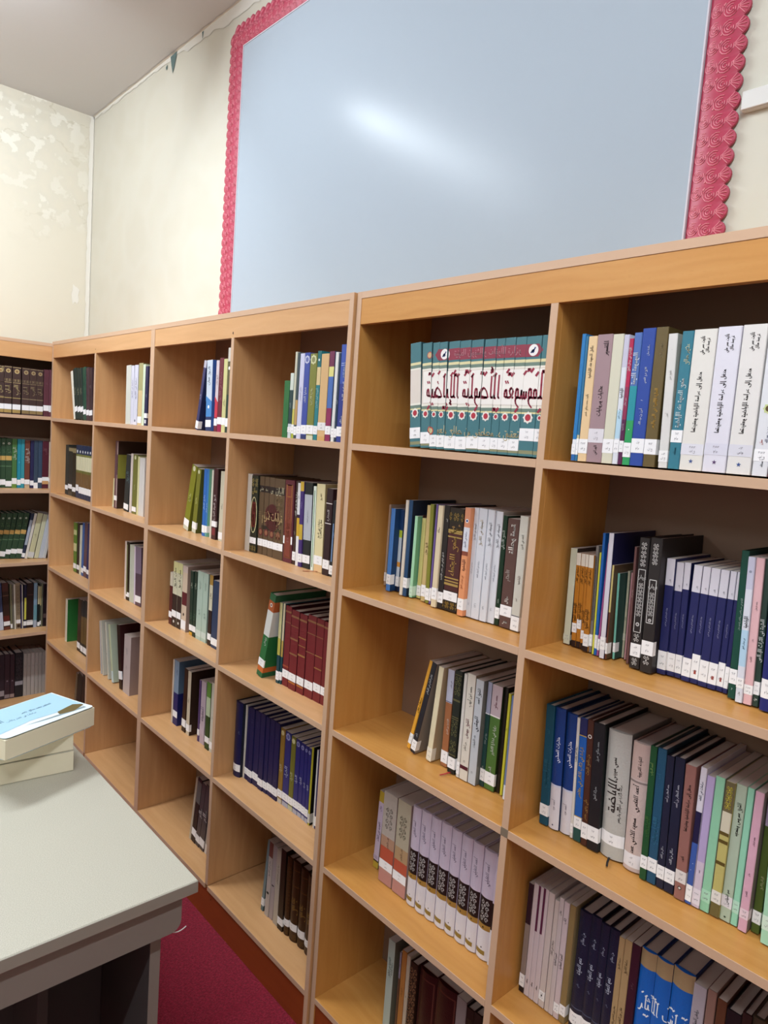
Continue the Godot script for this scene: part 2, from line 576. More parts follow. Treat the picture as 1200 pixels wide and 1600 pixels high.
# print that runs on over a whole row of volumes: «row» holds how far along the row this volume begins
func series_print(st: SurfaceTool, row: Dictionary, h: float) -> void:
	for it in row.items:
		st.set_color(lin(it.hex))
		var x0: float = -row.from - hw
		if it.has("rect"):
			var r: Vector4 = it.rect
			flat(st, PackedVector2Array([Vector2(r.x + x0, r.z * h), Vector2(r.x + x0, r.w * h), Vector2(r.y + x0, r.w * h), Vector2(r.y + x0, r.z * h)]), -0.0002)
			continue
		if it.has("tip"):
			var r: Vector4 = it.tip
			var q = PackedVector2Array([Vector2(r.x + x0, (r.z + r.w) * 0.5 * h), Vector2(r.y + x0, r.w * h), Vector2(r.y + x0, r.z * h)])
			if r.x > r.y:
				q.reverse()
			flat(st, q, -0.0002)
			continue
		if it.has("spot"):
			var r: Vector4 = it.spot
			disc(st, Vector2(r.x + x0, r.y * h), r.z, -0.0001)
			st.set_color(lin(it.hex2))
			disc(st, Vector2(r.x + x0, r.y * h), r.w, 0.0)
			if it.has("mark"):
				st.set_color(lin(it.mark))
				disc(st, Vector2(r.x + x0 - r.w * .1, r.y * h - r.w * .25), r.w * .45, 0.0001)
				ribbon(st, PackedVector2Array([Vector2(r.x + x0 - r.w * .7, r.y * h - r.w * .6), Vector2(r.x + x0 + r.w * .2, r.y * h + r.w * .1), Vector2(r.x + x0 + r.w * .5, r.y * h + r.w * .6)]), r.w * .3, 0.0001)
			continue
		var t = typeset(it.text, it.has("vowels"))
		var s: float = (it.x1 - it.x0) / t.w
		var sy: float = s * it.get("tall", 1.0)
		var c = Vector2((it.x0 + it.x1) * 0.5 + x0, it.v * h)
		for line in t.lines:
			var q = PackedVector2Array()
			for p in line:
				var a: Vector2 = p + Vector2(t.w * 0.5, -0.3)
				q.append(c + Vector2(a.x * s, a.y * sy))
			ribbon(st, q, it.weight * s, 0.0001)

# ---------------------------------------------------------------- rows of books
var cell := ""
var where := ""
var near_row := false
var count := 0
var along := 0.0
const FLOOR_N := [0.0, 1.6588, 1.2824, 0.9018, 0.5147, 0.1274]
const FLOOR_S := [0.0, 1.663, 1.2935, 0.9255, 0.557, 0.188]
const ORD := ["first", "second", "third", "fourth", "fifth", "sixth", "seventh", "eighth", "ninth", "tenth", "eleventh", "twelfth", "thirteenth", "fourteenth", "fifteenth", "sixteenth", "seventeenth", "eighteenth", "nineteenth", "twentieth", "twenty-first", "twenty-second", "twenty-third", "twenty-fourth", "twenty-fifth", "twenty-sixth", "twenty-seventh", "twenty-eighth", "twenty-ninth", "thirtieth", "thirty-first", "thirty-second"]
var origin := {"n": Vector3(0.006, 0.003, -0.0065), "b": Vector3(-1.18, 0, 0), "a": Vector3(-2.36, 0, 0), "s": Vector3(-2.362, 0, 0)}

func row(id: String, place: String, near: bool) -> void:
	cell = id
	where = place
	near_row = near
	count = 0
	along = 0.0

# one book of the current row: left edge, set-back of the spine, thickness, height, lean, colour, marks, look
func bk(x: float, z: float, t: float, h: float, lean: float, hex: String, opts: String, look: String) -> void:
	var side = cell[0] == "s"
	var shelf: float = (FLOOR_S if side else FLOOR_N)[int(cell[cell.length() - 1])]
	var kind = "booklet" if "booklet" in look else ("folder" if "folder" in look else "book")
	var label = "%s, %s from left, %s" % [look, ORD[count], where]
	if label.replace(",", "").split(" ").size() > 16:
		label = "%s, %s" % [look, where]
	var t2 = t - 0.0005
	var rot = Basis(Vector3.BACK, lean)
	var foot = Vector3(x + 0.00025, shelf + 0.0002, z)
	if lean >= 0.0:
		foot += rot * Vector3(t2 * 0.5, 0, 0)
	else:
		foot += Vector3(t2 * cos(lean), 0, 0) + rot * Vector3(-t2 * 0.5, 0, 0)
	var o = thing(kind, label, kind, Vector3.ZERO, kind + "s on the " + where)
	var turn = Basis(Vector3.UP, PI * 0.5) if side else Basis()
	o.transform = Transform3D(turn * rot, origin[cell[0]] + turn * foot)
	var d: float = clampf(h * 0.7, 0.06, 0.248 + z)
	var extra = {}
	if series.has(cell) and count >= series[cell].start and count < series[cell].stop:
		extra = {"from": along, "items": series[cell].items}
		along += t
	book(o, t2, h, d, hex, opts, near_row, extra)
	count += 1

var series := {
	"nl1": {"start": 0, "stop": 13, "items": [
		{"rect": Vector4(0.04, 0.4, 0.43, 0.73), "hex": "eee9e3"},
		{"rect": Vector4(0.082, 0.342, 0.83, 0.935), "hex": "8c3346"},
		{"tip": Vector4(0.072, 0.082, 0.83, 0.935), "hex": "8c3346"},
		{"tip": Vector4(0.352, 0.342, 0.83, 0.935), "hex": "8c3346"},
		{"spot": Vector4(0.058, 0.88, 0.008, 0.006), "hex": "a84a4a", "hex2": "c9a578"},
		{"spot": Vector4(0.101, 0.885, 0.0115, 0.0082), "hex": "eeeae8", "hex2": "eeeae8", "mark": "2c3f78"},
		{"spot": Vector4(0.330, 0.885, 0.0115, 0.0082), "hex": "eeeae8", "hex2": "eeeae8", "mark": "2c3f78"},
		{"text": "وزارة_الأوقاف_والشؤون_الدينية", "x0": 0.125, "x1": 0.30, "v": 0.885, "cap": 0.017, "weight": 0.1, "hex": "c78f98"},
		{"text": "الموسوعة_الأصولية_الإباضية", "x0": 0.048, "x1": 0.368, "v": 0.545, "cap": 0.056, "weight": 0.165, "hex": "962a40", "tall": 1.7, "vowels": true},
		{"spot": Vector4(0.066, 0.17, 0.009, 0.006), "hex": "b04a40", "hex2": "c9b98c"},
		{"text": "تحقيق_د._مصطفى_بن_صالح_باجو", "x0": 0.085, "x1": 0.312, "v": 0.175, "cap": 0.02, "weight": 0.11, "hex": "cdbd92"}]},
	"nr4": {"start": 16, "stop": 19, "items": [
		{"text": "غرائب_الآثار", "x0": 0.006, "x1": 0.096, "v": 0.6, "cap": 0.05, "weight": 0.13, "hex": "e9eef4", "tall": 1.5, "vowels": true}]},
	"br2": {"start": 2, "stop": 6, "items": [
		{"spot": Vector4(0.075, 0.5, 0.042, 0.03), "hex": "481a1c", "hex2": "481a1c"},
		{"text": "قراءات_كريم", "x0": 0.02, "x1": 0.13, "v": 0.5, "cap": 0.045, "weight": 0.12, "hex": "d9b884", "tall": 1.3},
		{"rect": Vector4(0.02, 0.125, 0.33, 0.38), "hex": "2a211a"},
		{"spot": Vector4(0.015, 0.29, 0.012, 0.008), "hex": "5e1f24", "hex2": "8a5a40"},
		{"spot": Vector4(0.045, 0.29, 0.012, 0.008), "hex": "5e1f24", "hex2": "8a5a40"},
		{"spot": Vector4(0.075, 0.29, 0.012, 0.008), "hex": "5e1f24", "hex2": "8a5a40"},
		{"spot": Vector4(0.11, 0.29, 0.014, 0.01), "hex": "5e1f24", "hex2": "8a5a40"}]},
}

# ---------------------------------------------------------------- furniture
const TH := 0.0165
const DEPTH := 0.258

# a two-column bookcase 1.18 m wide whose front left foot is the node's origin and whose front faces +z
func bookcase(label: String, at: Vector3, turn: float, floors: Array, head: float, top: float, wood: Material, edge: Material) -> Node3D:
	var o = thing("bookcase", label, "bookcase", at, "bookcases along the walls")
	o.rotation.y = turn
	var w = 1.18
	var e = 0.0012
	for k in 2:
		var x0 = 0.0 if k == 0 else w - TH
		var st = fresh()
		box(st, Vector3(x0, 0, -DEPTH), Vector3(x0 + TH, top, -e), 1, 0.0006, Vector2(rng.randf() * 3.0, rng.randf()))
		var p = obj("side_panel", st, wood, o)
		st = fresh()
		box(st, Vector3(x0, 0, -e), Vector3(x0 + TH, top, 0), 1, 0.0005, Vector2(rng.randf(), .3))
		obj("edge_strip", st, edge, p)
	var mid = w * 0.5
	var st2 = fresh()
	box(st2, Vector3(mid - TH * .5, floors[5] + 0.0005, -DEPTH + 0.006), Vector3(mid + TH * .5, top - TH - .0005, -TH - .0004), 1, 0.0006, Vector2(rng.randf() * 3.0, rng.randf()))
	box(st2, Vector3(mid - TH * .5, floors[5] + 0.0005, -TH - .0004), Vector3(mid + TH * .5, head - .0003, -e - 0.0004), 1, 0.0002, Vector2(rng.randf() * 3.0, rng.randf()))
	var dv = obj("divider", st2, wood, o)
	st2 = fresh()
	box(st2, Vector3(mid - TH * .5, floors[5] + 0.0005, -e - 0.0004), Vector3(mid + TH * .5, head, -0.0004), 1, 0.0005, Vector2(rng.randf(), .3))
	obj("edge_strip", st2, edge, dv)
	for r in range(1, 6):
		for c in 2:
			var a = TH if c == 0 else mid + TH * .5
			var b = mid - TH * .5 if c == 0 else w - TH
			var st = fresh()
			box(st, Vector3(a, floors[r] - TH, -DEPTH + 0.006), Vector3(b, floors[r], -e), 0, 0.0006, Vector2(rng.randf() * 3.0, rng.randf()))
			var s = obj("shelf", st, wood, o)
			st = fresh()
			box(st, Vector3(a, floors[r] - TH, -e), Vector3(b, floors[r], 0), 0, 0.0005, Vector2(rng.randf(), .6))
			obj("edge_strip", st, edge, s)
	var st3 = fresh()
	box(st3, Vector3(TH, top - TH, -DEPTH), Vector3(w - TH, top, -e), 0, 0.0006, Vector2(rng.randf(), rng.randf()))
	var tp = obj("top_panel", st3, wood, o)
	st3 = fresh()
	box(st3, Vector3(TH, top - TH, -e), Vector3(w - TH, top, 0), 0, 0.0005, Vector2(rng.randf(), .1))
	obj("edge_strip", st3, edge, tp)
	st3 = fresh()
	box(st3, Vector3(TH, head, -TH), Vector3(w - TH, top - TH, -0.0012), 0, 0.0006, Vector2(rng.randf(), rng.randf()))
	obj("header_rail", st3, wood, o)
	st3 = fresh()
	box(st3, Vector3(TH, 0, -TH - .004), Vector3(w - TH, floors[5] - TH, -0.004), 0, 0.0006, Vector2(rng.randf(), rng.randf()))
	obj("plinth", st3, M.plinth, o)
	st3 = fresh()
	box(st3, Vector3(TH, 0.02, -DEPTH), Vector3(w - TH, top - TH, -DEPTH + 0.006), 1, 0.0004, Vector2(rng.randf(), rng.randf()))
	obj("back_panel", st3, M.back, o)
	return o

func spot_mark(parent: Node3D, called: String, c: Vector3, r: float, m: Material) -> void:
	var st = fresh()
	for k in 10:
		var a = TAU * k / 10.0
		var b = TAU * (k + 1) / 10.0
		tri(st, c, c + Vector3(cos(b) * r * .7, sin(b) * r, 0), c + Vector3(cos(a) * r * .7, sin(a) * r, 0))
	obj(called, st, m, parent)

# an embossed, scalloped strip of the whiteboard's border, along +y in its own frame, scallops at +x
func border_strip(parent: Node3D, at: Transform3D, length: float, width: float, pitch: float) -> void:
	var n = int(round(length / pitch))
	pitch = length / n
	var st = fresh()
	var depth = 0.012
	var steps = 6
	var rim = []
	for i in n * steps + 1:
		var f = fmod(i / float(steps), 1.0)
		rim.append(Vector2(width - pitch * 0.34 * (1.0 - pow(sin(PI * f), 0.7)), i * pitch / steps))
	var xs = [0.0, 0.18, 0.45, 0.8, 1.0]
	var zs = [0.002, 0.008, 0.011, 0.010, 0.006]
	st.set_smooth_group(1)
	for i in rim.size() - 1:
		for k in 4:
			var p = []
			for q in [[i, k], [i + 1, k], [i + 1, k + 1], [i, k + 1]]:
				p.append(at * Vector3(rim[q[0]].x * xs[q[1]], rim[q[0]].y, zs[q[1]]))
			quad(st, p[0], p[1], p[2], p[3])
		st.set_smooth_group(-1)
		var e0 = at * Vector3(rim[i].x, rim[i].y, 0.006)
		var e1 = at * Vector3(rim[i + 1].x, rim[i + 1].y, 0.006)
		quad(st, e0, e1, at * Vector3(rim[i + 1].x, rim[i + 1].y, 0.0), at * Vector3(rim[i].x, rim[i].y, 0.0))
		st.set_smooth_group(1)
	var base = obj("border_strip", st, M.border, parent)
	var skin = func(xx): return lerpf(0.002, 0.008, clampf(xx / (width * .18), 0, 1)) + 0.003 * clampf((xx / width - .18) / .27, 0, 1) - 0.001 * clampf((xx / width - .45) / .35, 0, 1) - 0.004 * clampf((xx / width - .8) / .2, 0, 1)
	st = fresh()
	for i in n:
		var y = (i + 0.5) * pitch
		var s = 1.0 if i % 2 == 0 else -1.0
		for c in [[width * 0.2, y + pitch * 0.2, pitch * 0.36], [width * 0.56, y, pitch * 0.4]]:
			for ringk in [1.0, 0.62, 0.3]:
				var q = []
				for k in 10:
					var a = PI * 0.35 + TAU * 0.86 * k / 9.0
					var px = c[0] + cos(a) * c[2] * ringk
					q.append(at * Vector3(px, c[1] + sin(a) * c[2] * ringk, skin.call(px) + .0003))
				tube(st, q, pitch * 0.032, 4)
		for k in 5:
			var a = (k - 2) * 0.42
			var c = Vector2(width * 0.72, y)
			tube(st, [at * Vector3(c.x + cos(a) * pitch * .08, c.y + sin(a) * pitch * .08, 0.0105), at * Vector3(c.x + cos(a) * pitch * 0.55, c.y + sin(a) * pitch * .55, 0.0078)], pitch * 0.03, 4)
		var g = at * Vector3(width * 0.38, y + pitch * 0.3 * s, 0.0108)
		tube(st, [g, g + at.basis * Vector3(width * .05, pitch * .1, 0)], pitch * 0.055, 5)
	obj("embossing", st, M.border_light, base)

func batten(at: Vector3, energy: float, which: String) -> void:
	var o = thing("ceiling_lamp", "white fluorescent batten with one tube, %s" % which, "lamp", at, "fluorescent battens on the ceiling")
	var l = 1.25
	var st = fresh()
	box(st, Vector3(-.09, .0, -l * .5 - .03), Vector3(.09, .06, l * .5 + .03), 2, 0.004)
	obj("housing", st, M.lamp_body, o)
	for s in [-1.0, 1.0]:
		st = fresh()
		box(st, Vector3(-.02, -.045, s * (l * .5 + .012) - .012), Vector3(.02, .001, s * (l * .5 + .012) + .012), 2, 0.003)
		obj("tube_socket", st, M.lamp_body, o)
	st = fresh()
	tube(st, [Vector3(0, -.022, -l * .5), Vector3(0, -.022, l * .5)], 0.013, 10)
	obj("tube", st, M.tube, o)
	for s in [-1.0, 1.0]:
		var a = AreaLight3D.new()
		a.name = "tube_light"
		a.area_size = Vector2(0.026, l)
		a.light_energy = energy * 0.5
		a.light_color = Color(0.93, 0.97, 1.0)
		a.area_range = 12.0
		a.area_attenuation = 2.0
		a.shadow_enabled = true
		o.add_child(a, true)
		a.position = Vector3(s * 0.014, -.039, 0)
		a.basis = Basis(Vector3.BACK, s * deg_to_rad(48.0)) * Basis(Vector3.RIGHT, -PI * 0.5)

# ---------------------------------------------------------------- materials
func mat(hex: String, rough := 0.6, spec := 0.5) -> StandardMaterial3D:
	var m = StandardMaterial3D.new()
	m.albedo_color = Color(hex)
	m.roughness = rough
	m.metallic_specular = spec
	return m

func noise_tex(freq: float, cols: Array, offs: Array, octaves := 4, size := 512, normal := false, seed_ := 1, stretch := Vector3.ONE) -> NoiseTexture2D:
	var n = FastNoiseLite.new()
	n.seed = seed_
	n.noise_type = FastNoiseLite.TYPE_SIMPLEX_SMOOTH
	n.frequency = freq
	n.fractal_octaves = octaves
	var t = NoiseTexture2D.new()
	t.width = size
	t.height = size
	t.seamless = true
	t.noise = n
	if normal:
		t.as_normal_map = true
		t.bump_strength = 4.0
	elif cols.size():
		var g = Gradient.new()
		g.offsets = PackedFloat32Array(offs)
		var pc = PackedColorArray()
		for c in cols:
			pc.append(Color(c))
		g.colors = pc
		t.color_ramp = g
	return t

# beech veneer: fine pores and soft cathedral streaks, grain along u; one metre per picture
func wood_image(dark: Color, mid: Color, pale: Color, seed_: int) -> ImageTexture:
	var n = FastNoiseLite.new()
	n.seed = seed_
	n.frequency = 1.0
	n.fractal_octaves = 3
	var w = 512
	var im = Image.create(w, w, false, Image.FORMAT_RGB8)
	for y in w:
		for x in w:
			var u = float(x) / w
			var v = float(y) / w
			var wx = cos(TAU * u) * 0.16
			var wy = sin(TAU * u) * 0.16
			var bend = n.get_noise_3d(wx * 3.0, wy * 3.0, v * 4.0)
			var streak = n.get_noise_3d(wx * 2.0 + 7.0, wy * 2.0, v * 46.0 + bend * 0.9)
			var pore = n.get_noise_3d(wx * 60.0, wy * 60.0, v * 260.0)
			var k = 0.5 + streak * 0.42 + bend * 0.08
			var c = dark.lerp(mid, clampf(k * 2.0, 0, 1)).lerp(pale, clampf(k * 2.0 - 1.0, 0, 1))
			if pore > 0.25:
				c = c.lerp(dark, (pore - 0.25) * 0.7)
			im.set_pixel(x, y, c)
	return ImageTexture.create_from_image(im)

func wall_image() -> ImageTexture:
	# stained plaster of the side wall: u along the wall from the corner, v down from the ceiling, two metres wide
	var n = FastNoiseLite.new()
	n.seed = 11
	n.frequency = 1.0
	n.fractal_octaves = 5
	var w = 512
	var im = Image.create(w, w, false, Image.FORMAT_RGB8)
	var base = Color("d3ccbb")
	for y in w:
		for x in w:
			var u = 2.0 * x / w
			var v = 2.0 * y / w
			var k = n.get_noise_2d(u * 2.2, v * 2.2)
			var f = n.get_noise_2d(u * 9.0 + 30.0, v * 9.0)
			var damp = clampf((0.75 - v + k * 0.6) * 1.6, 0.0, 1.0)
			var c = base.lerp(Color("c9c5b7"), damp * (0.4 + f * 0.7))
			var line = absf(n.get_noise_2d(u * 1.3 + 9.0, v * 2.1 + 4.0))
			if line < 0.012 and v < 1.0:
				c = c.lerp(Color("b9b09a"), 0.5 * damp)
			if f > 0.22:
				c = c.lerp(Color("e6e2d6"), damp * 0.6)
			im.set_pixel(x, y, c)
	return ImageTexture.create_from_image(im)

func make_materials() -> void:
	for k in [["cover", 0.42], ["cloth", 0.5], ["leather", 0.4], ["sticker", 0.6], ["print", 0.55], ["paper", 0.9]]:
		var m = mat("ffffff", k[1], 0.45)
		m.vertex_color_use_as_albedo = true
		m.resource_name = k[0]
		M[k[0]] = m
	M.leather.normal_enabled = true
	M.leather.normal_texture = noise_tex(0.06, [], [], 3, 256, true, 5)
	M.leather.normal_scale = 0.25
	M.leather.uv1_triplanar = true
	M.leather.uv1_scale = Vector3(12, 12, 12)
	var w1 = wood_image(Color("c59362"), Color("cf9d6b"), Color("d8a878"), 3)
	var w2 = wood_image(Color("bc803c"), Color("c88d48"), Color("d19a56"), 8)
	for k in [["wood", w1], ["wood_yellow", w2]]:
		var m = mat("ffffff", 0.36, 0.5)
		m.albedo_texture = k[1]
		M[k[0]] = m
	M.edge = mat("caa688", 0.5)
	M.edge_worn = mat("7a6a58", 0.8)
	M.plinth = mat("b06a38", 0.5)  # shelf wood tinted darker: shade near the floor is put into the colour
	M.plinth.albedo_texture = w1
	M.back = mat("8a6f5c", 0.6)
	M.hole = mat("2c221c", 0.9)
	M.wall = mat("d0ccbe", 0.75)
	M.wall.albedo_texture = noise_tex(0.012, ["fbfaf8", "ffffff", "fdfcfa"], [0.2, 0.55, 0.9], 2, 512, false, 4)
	M.wall.uv1_world_triplanar = true
	M.wall.uv1_triplanar = true
	M.wall.uv1_scale = Vector3(.5, .5, .5)
	M.wall_side = mat("ffffff", 0.75)
	M.wall_side.albedo_texture = wall_image()
	M.plaster = mat("dcd8ce", 0.7)
	M.ceiling = mat("cfcfd0", 0.55)
	M.carpet = mat("ffffff", 1.0, 0.1)
	M.carpet.albedo_texture = noise_tex(0.09, ["701526", "801b2e", "901f36"], [0.25, 0.5, 0.8], 5, 512, false, 9)
	M.carpet.uv1_triplanar = true
	M.carpet.uv1_world_triplanar = true
	M.carpet.uv1_scale = Vector3(2.2, 2.2, 2.2)
	M.carpet.normal_enabled = true
	M.carpet.normal_texture = noise_tex(0.2, [], [], 3, 512, true, 10)
	M.carpet.normal_scale = 0.5
	M.carpet.rim_enabled = true
	M.carpet.rim = 0.4
	M.board = mat("aab5c0", 0.24, 0.15)
	M.board_edge = mat("cfccd4", 0.4)
	M.border = mat("b03450", 0.45)
	M.border_light = mat("de8593", 0.4)
	M.laminate = mat("ffffff", 0.5)
	M.laminate.albedo_texture = noise_tex(0.16, ["b4af9f", "bdb8a8", "c6c1b2"], [0.3, 0.5, 0.7], 3, 512, false, 12)
	M.laminate.uv1_triplanar = true
	M.laminate.uv1_scale = Vector3(5, 5, 5)
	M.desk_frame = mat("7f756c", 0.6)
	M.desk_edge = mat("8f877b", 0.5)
	M.desk_dark_shaded = mat("3c3736", 0.7)  # dark board, with the shade under the desktop put into the colour
	M.trunking = mat("dcdbd8", 0.4)
	M.lamp_body = mat("e8e8e6", 0.5)
	M.tube = mat("ffffff", 0.4)
	M.tube.emission_enabled = true
	M.tube.emission = Color(0.93, 0.97, 1.0)
	M.tube.emission_energy_multiplier = 4.0
	M.ribbon = mat("b4202c", 0.6)

func ribbon_strip(parent: Node3D, called: String, pts: Array, w: float, hex: String) -> void:
	var st = fresh()
	for i in pts.size() - 1:
		var d: Vector3 = (pts[i + 1] - pts[i]).normalized()
		var n = d.cross(Vector3.UP).normalized() * w * 0.5
		quad(st, pts[i] - n, pts[i + 1] - n, pts[i + 1] + n, pts[i] + n)
		quad(st, pts[i] - n + Vector3(0, -.0006, 0), pts[i] + n + Vector3(0, -.0006, 0), pts[i + 1] + n + Vector3(0, -.0006, 0), pts[i + 1] - n + Vector3(0, -.0006, 0))
	obj(called, st, mat(hex, 0.6), parent)

func room() -> void:
	var x0 = -2.662
	var x1 = 3.6
	var z0 = -0.276
	var z1 = 5.2
	var hgt = 3.275
	var st = fresh()
	box(st, Vector3(x0 - .1, -.1, z0 - .1), Vector3(x1 + .1, 0, z1 + .1), 0)
	struct("floor", st, M.carpet)
	st = fresh()
	box(st, Vector3(x0 - .1, hgt, z0 - .1), Vector3(x1 + .1, hgt + .1, z1 + .1), 0)
	struct("ceiling", st, M.ceiling)
	st = fresh()
	box(st, Vector3(x0 - .1, 0, z0 - .1), Vector3(x1 + .1, hgt, z0), 0)
	var back = struct("wall_back", st, M.wall)
	st = fresh()
	box(st, Vector3(x0 - .1, 0, z1), Vector3(x1 + .1, hgt, z1 + .1), 0)
	struct("wall_front", st, M.wall)
	st = fresh()
	box(st, Vector3(x1, 0, z0), Vector3(x1 + .1, hgt, z1), 0)
	struct("wall_right", st, M.wall)
	# the side wall carries its own stained plaster: front face with its own UVs
	st = fresh()
	box(st, Vector3(x0 - .1, 0, z0), Vector3(x0 - .001, hgt, z1), 0)
	var f = [Vector3(x0, 0, z0), Vector3(x0, hgt, z0), Vector3(x0, hgt, z1), Vector3(x0, 0, z1)]
	f.reverse()
	var uv = []
	for p in f:
		uv.append(Vector2((p.z - z0) / 2.0, (hgt - p.y) / 2.0))
	uvquad(st, f, uv)
	struct("wall_left", st, M.wall_side)
	# filler run down the corner and along the ceiling, laid on by hand
	var r2 = RandomNumberGenerator.new()
	r2.seed = 4
	st = fresh()
	var wz = []
	var n = 60
	for i in n + 1:
		wz.append(Vector2(0.016 + r2.randf() * 0.008, 0.008 + r2.randf() * 0.005))
	for i in n:
		var ya = 1.9 + (hgt - 1.9) * i / n
		var yb = 1.9 + (hgt - 1.9) * (i + 1) / n
		var e = 0.002
		quad(st, Vector3(x0 + e, ya, z0 + wz[i].x), Vector3(x0 + e, yb, z0 + wz[i + 1].x), Vector3(x0 + e, yb, z0 + e), Vector3(x0 + e, ya, z0 + e))
		quad(st, Vector3(x0 + e, ya, z0 + e), Vector3(x0 + e, yb, z0 + e), Vector3(x0 + wz[i + 1].y, yb, z0 + e), Vector3(x0 + wz[i].y, ya, z0 + e))
	struct("trim_1", st, M.plaster)
	st = fresh()
	var prev = Vector2(0.012, 0.008)
	n = 90
	for i in n:
		var xa: float = x0 + 3.4 * i / n
		var xb: float = x0 + 3.4 * (i + 1) / n
		var nx = Vector2(0.010 + r2.randf() * 0.012 + (0.02 if xb > -1.6 else 0.0) + (0.015 if xb > -1.3 else 0.0), 0.006 + r2.randf() * 0.006)
		quad(st, Vector3(xa, hgt - prev.x, z0 + .002), Vector3(xa, hgt - .002, z0 + .002), Vector3(xb, hgt - .002, z0 + .002), Vector3(xb, hgt - nx.x, z0 + .002))
		quad(st, Vector3(xa, hgt - .002, z0 + .002), Vector3(xa, hgt - .002, z0 + prev.y), Vector3(xb, hgt - .002, z0 + nx.y), Vector3(xb, hgt - .002, z0 + .002))
		prev = nx
	struct("trim_2", st, M.plaster)
	# patches of filler beside the corner and the broken plaster under the ceiling
	for p in [[Vector3(x0 + .0015, 2.33, z0 + .075), .02, .05], [Vector3(x0 + .0015, 2.05, z0 + .065), .016, .035]]:
		st = fresh()
		var c: Vector3 = p[0]
		for k in 12:
			var a = TAU * k / 12.0
			var b = TAU * (k + 1) / 12.0
			var ra = 1.0 - 0.25 * sin(k * 2.3)
			var rb = 1.0 - 0.25 * sin(((k + 1) % 12) * 2.3)
			tri(st, c, c + Vector3(0, sin(a) * p[2] * ra, cos(a) * p[1] * ra), c + Vector3(0, sin(b) * p[2] * rb, cos(b) * p[1] * rb))
		obj("filler_patch", st, M.plaster, get_node("wall_left"))
	st = fresh()
	var h0 = Vector3(-1.70, hgt - .035, z0 + .003)
	for q in [[Vector2(-.03, .03), Vector2(.035, .033), Vector2(.012, -.02), Vector2(-.004, -.045), Vector2(-.018, -.01)], [Vector2(-.075, .0), Vector2(-.062, .01), Vector2(-.058, -.008), Vector2(-.07, -.012)], [Vector2(.26, .03), Vector2(.275, .03), Vector2(.268, .0)]]:
		for k in range(1, q.size() - 1):
			var a: Vector2 = q[0]
			var b: Vector2 = q[k]
			var c: Vector2 = q[k + 1]
			tri(st, h0 + Vector3(a.x, a.y, 0), h0 + Vector3(b.x, b.y, 0), h0 + Vector3(c.x, c.y, 0))
	obj("broken_plaster", st, mat("5f7472", 0.9), back)

func whiteboard() -> void:
	var z = -0.276
	var o = thing("whiteboard", "large blank whiteboard with a glare streak, above the bookcases", "whiteboard", Vector3(-0.19, 1.95, z))
	var w = 0.895
	var h = 1.145
	var st = fresh()
	box(st, Vector3(-w + .004, 0, 0.0), Vector3(w - .004, h - .004, 0.010), 0, 0.001)
	obj("writing_surface", st, M.board, o)
	for b in [[Vector3(-w, 0, 0), Vector3(-w + .004, h, .012)], [Vector3(w - .004, 0, 0), Vector3(w, h, .012)], [Vector3(-w + .004, h - .004, 0), Vector3(w - .004, h, .012)]]:
		st = fresh()
		box(st, b[0], b[1], 1, 0.0008)
		obj("edge_frame", st, M.board_edge, o)
	var t = thing("whiteboard_border", "crimson scalloped embossed border strip around the whiteboard's sides and top", "border", Vector3(-0.19, 1.95, z))
	border_strip(t, Transform3D(Basis(Vector3(-1, 0, 0), Vector3(0, 1, 0), Vector3(0, 0, 1)), Vector3(-w - .001, 0.09, .004)), h - .03, 0.098, 0.034)
	border_strip(t, Transform3D(Basis(), Vector3(w + .001, 0.09, .004)), h - .03, 0.078, 0.034)
	border_strip(t, Transform3D(Basis(Vector3(0, 1, 0), Vector3(1, 0, 0), Vector3(0, 0, 1)), Vector3(-w - .06, h + .001, .006)), 2.0 * w + .12, 0.085, 0.034)
	var c = thing("cable_trunking", "white plastic cable trunking on the wall right of the board", "trunking", Vector3(0.79, 2.352, z))
	st = fresh()
	box(st, Vector3(0, -.018, 0), Vector3(1.6, .018, .012), 0, .001)
	obj("channel", st, M.trunking, c)
	st = fresh()
	box(st, Vector3(0, -.0165, .012), Vector3(1.6, .0165, .016), 0, .0015)
	obj("cover_strip", st, M.trunking, c)

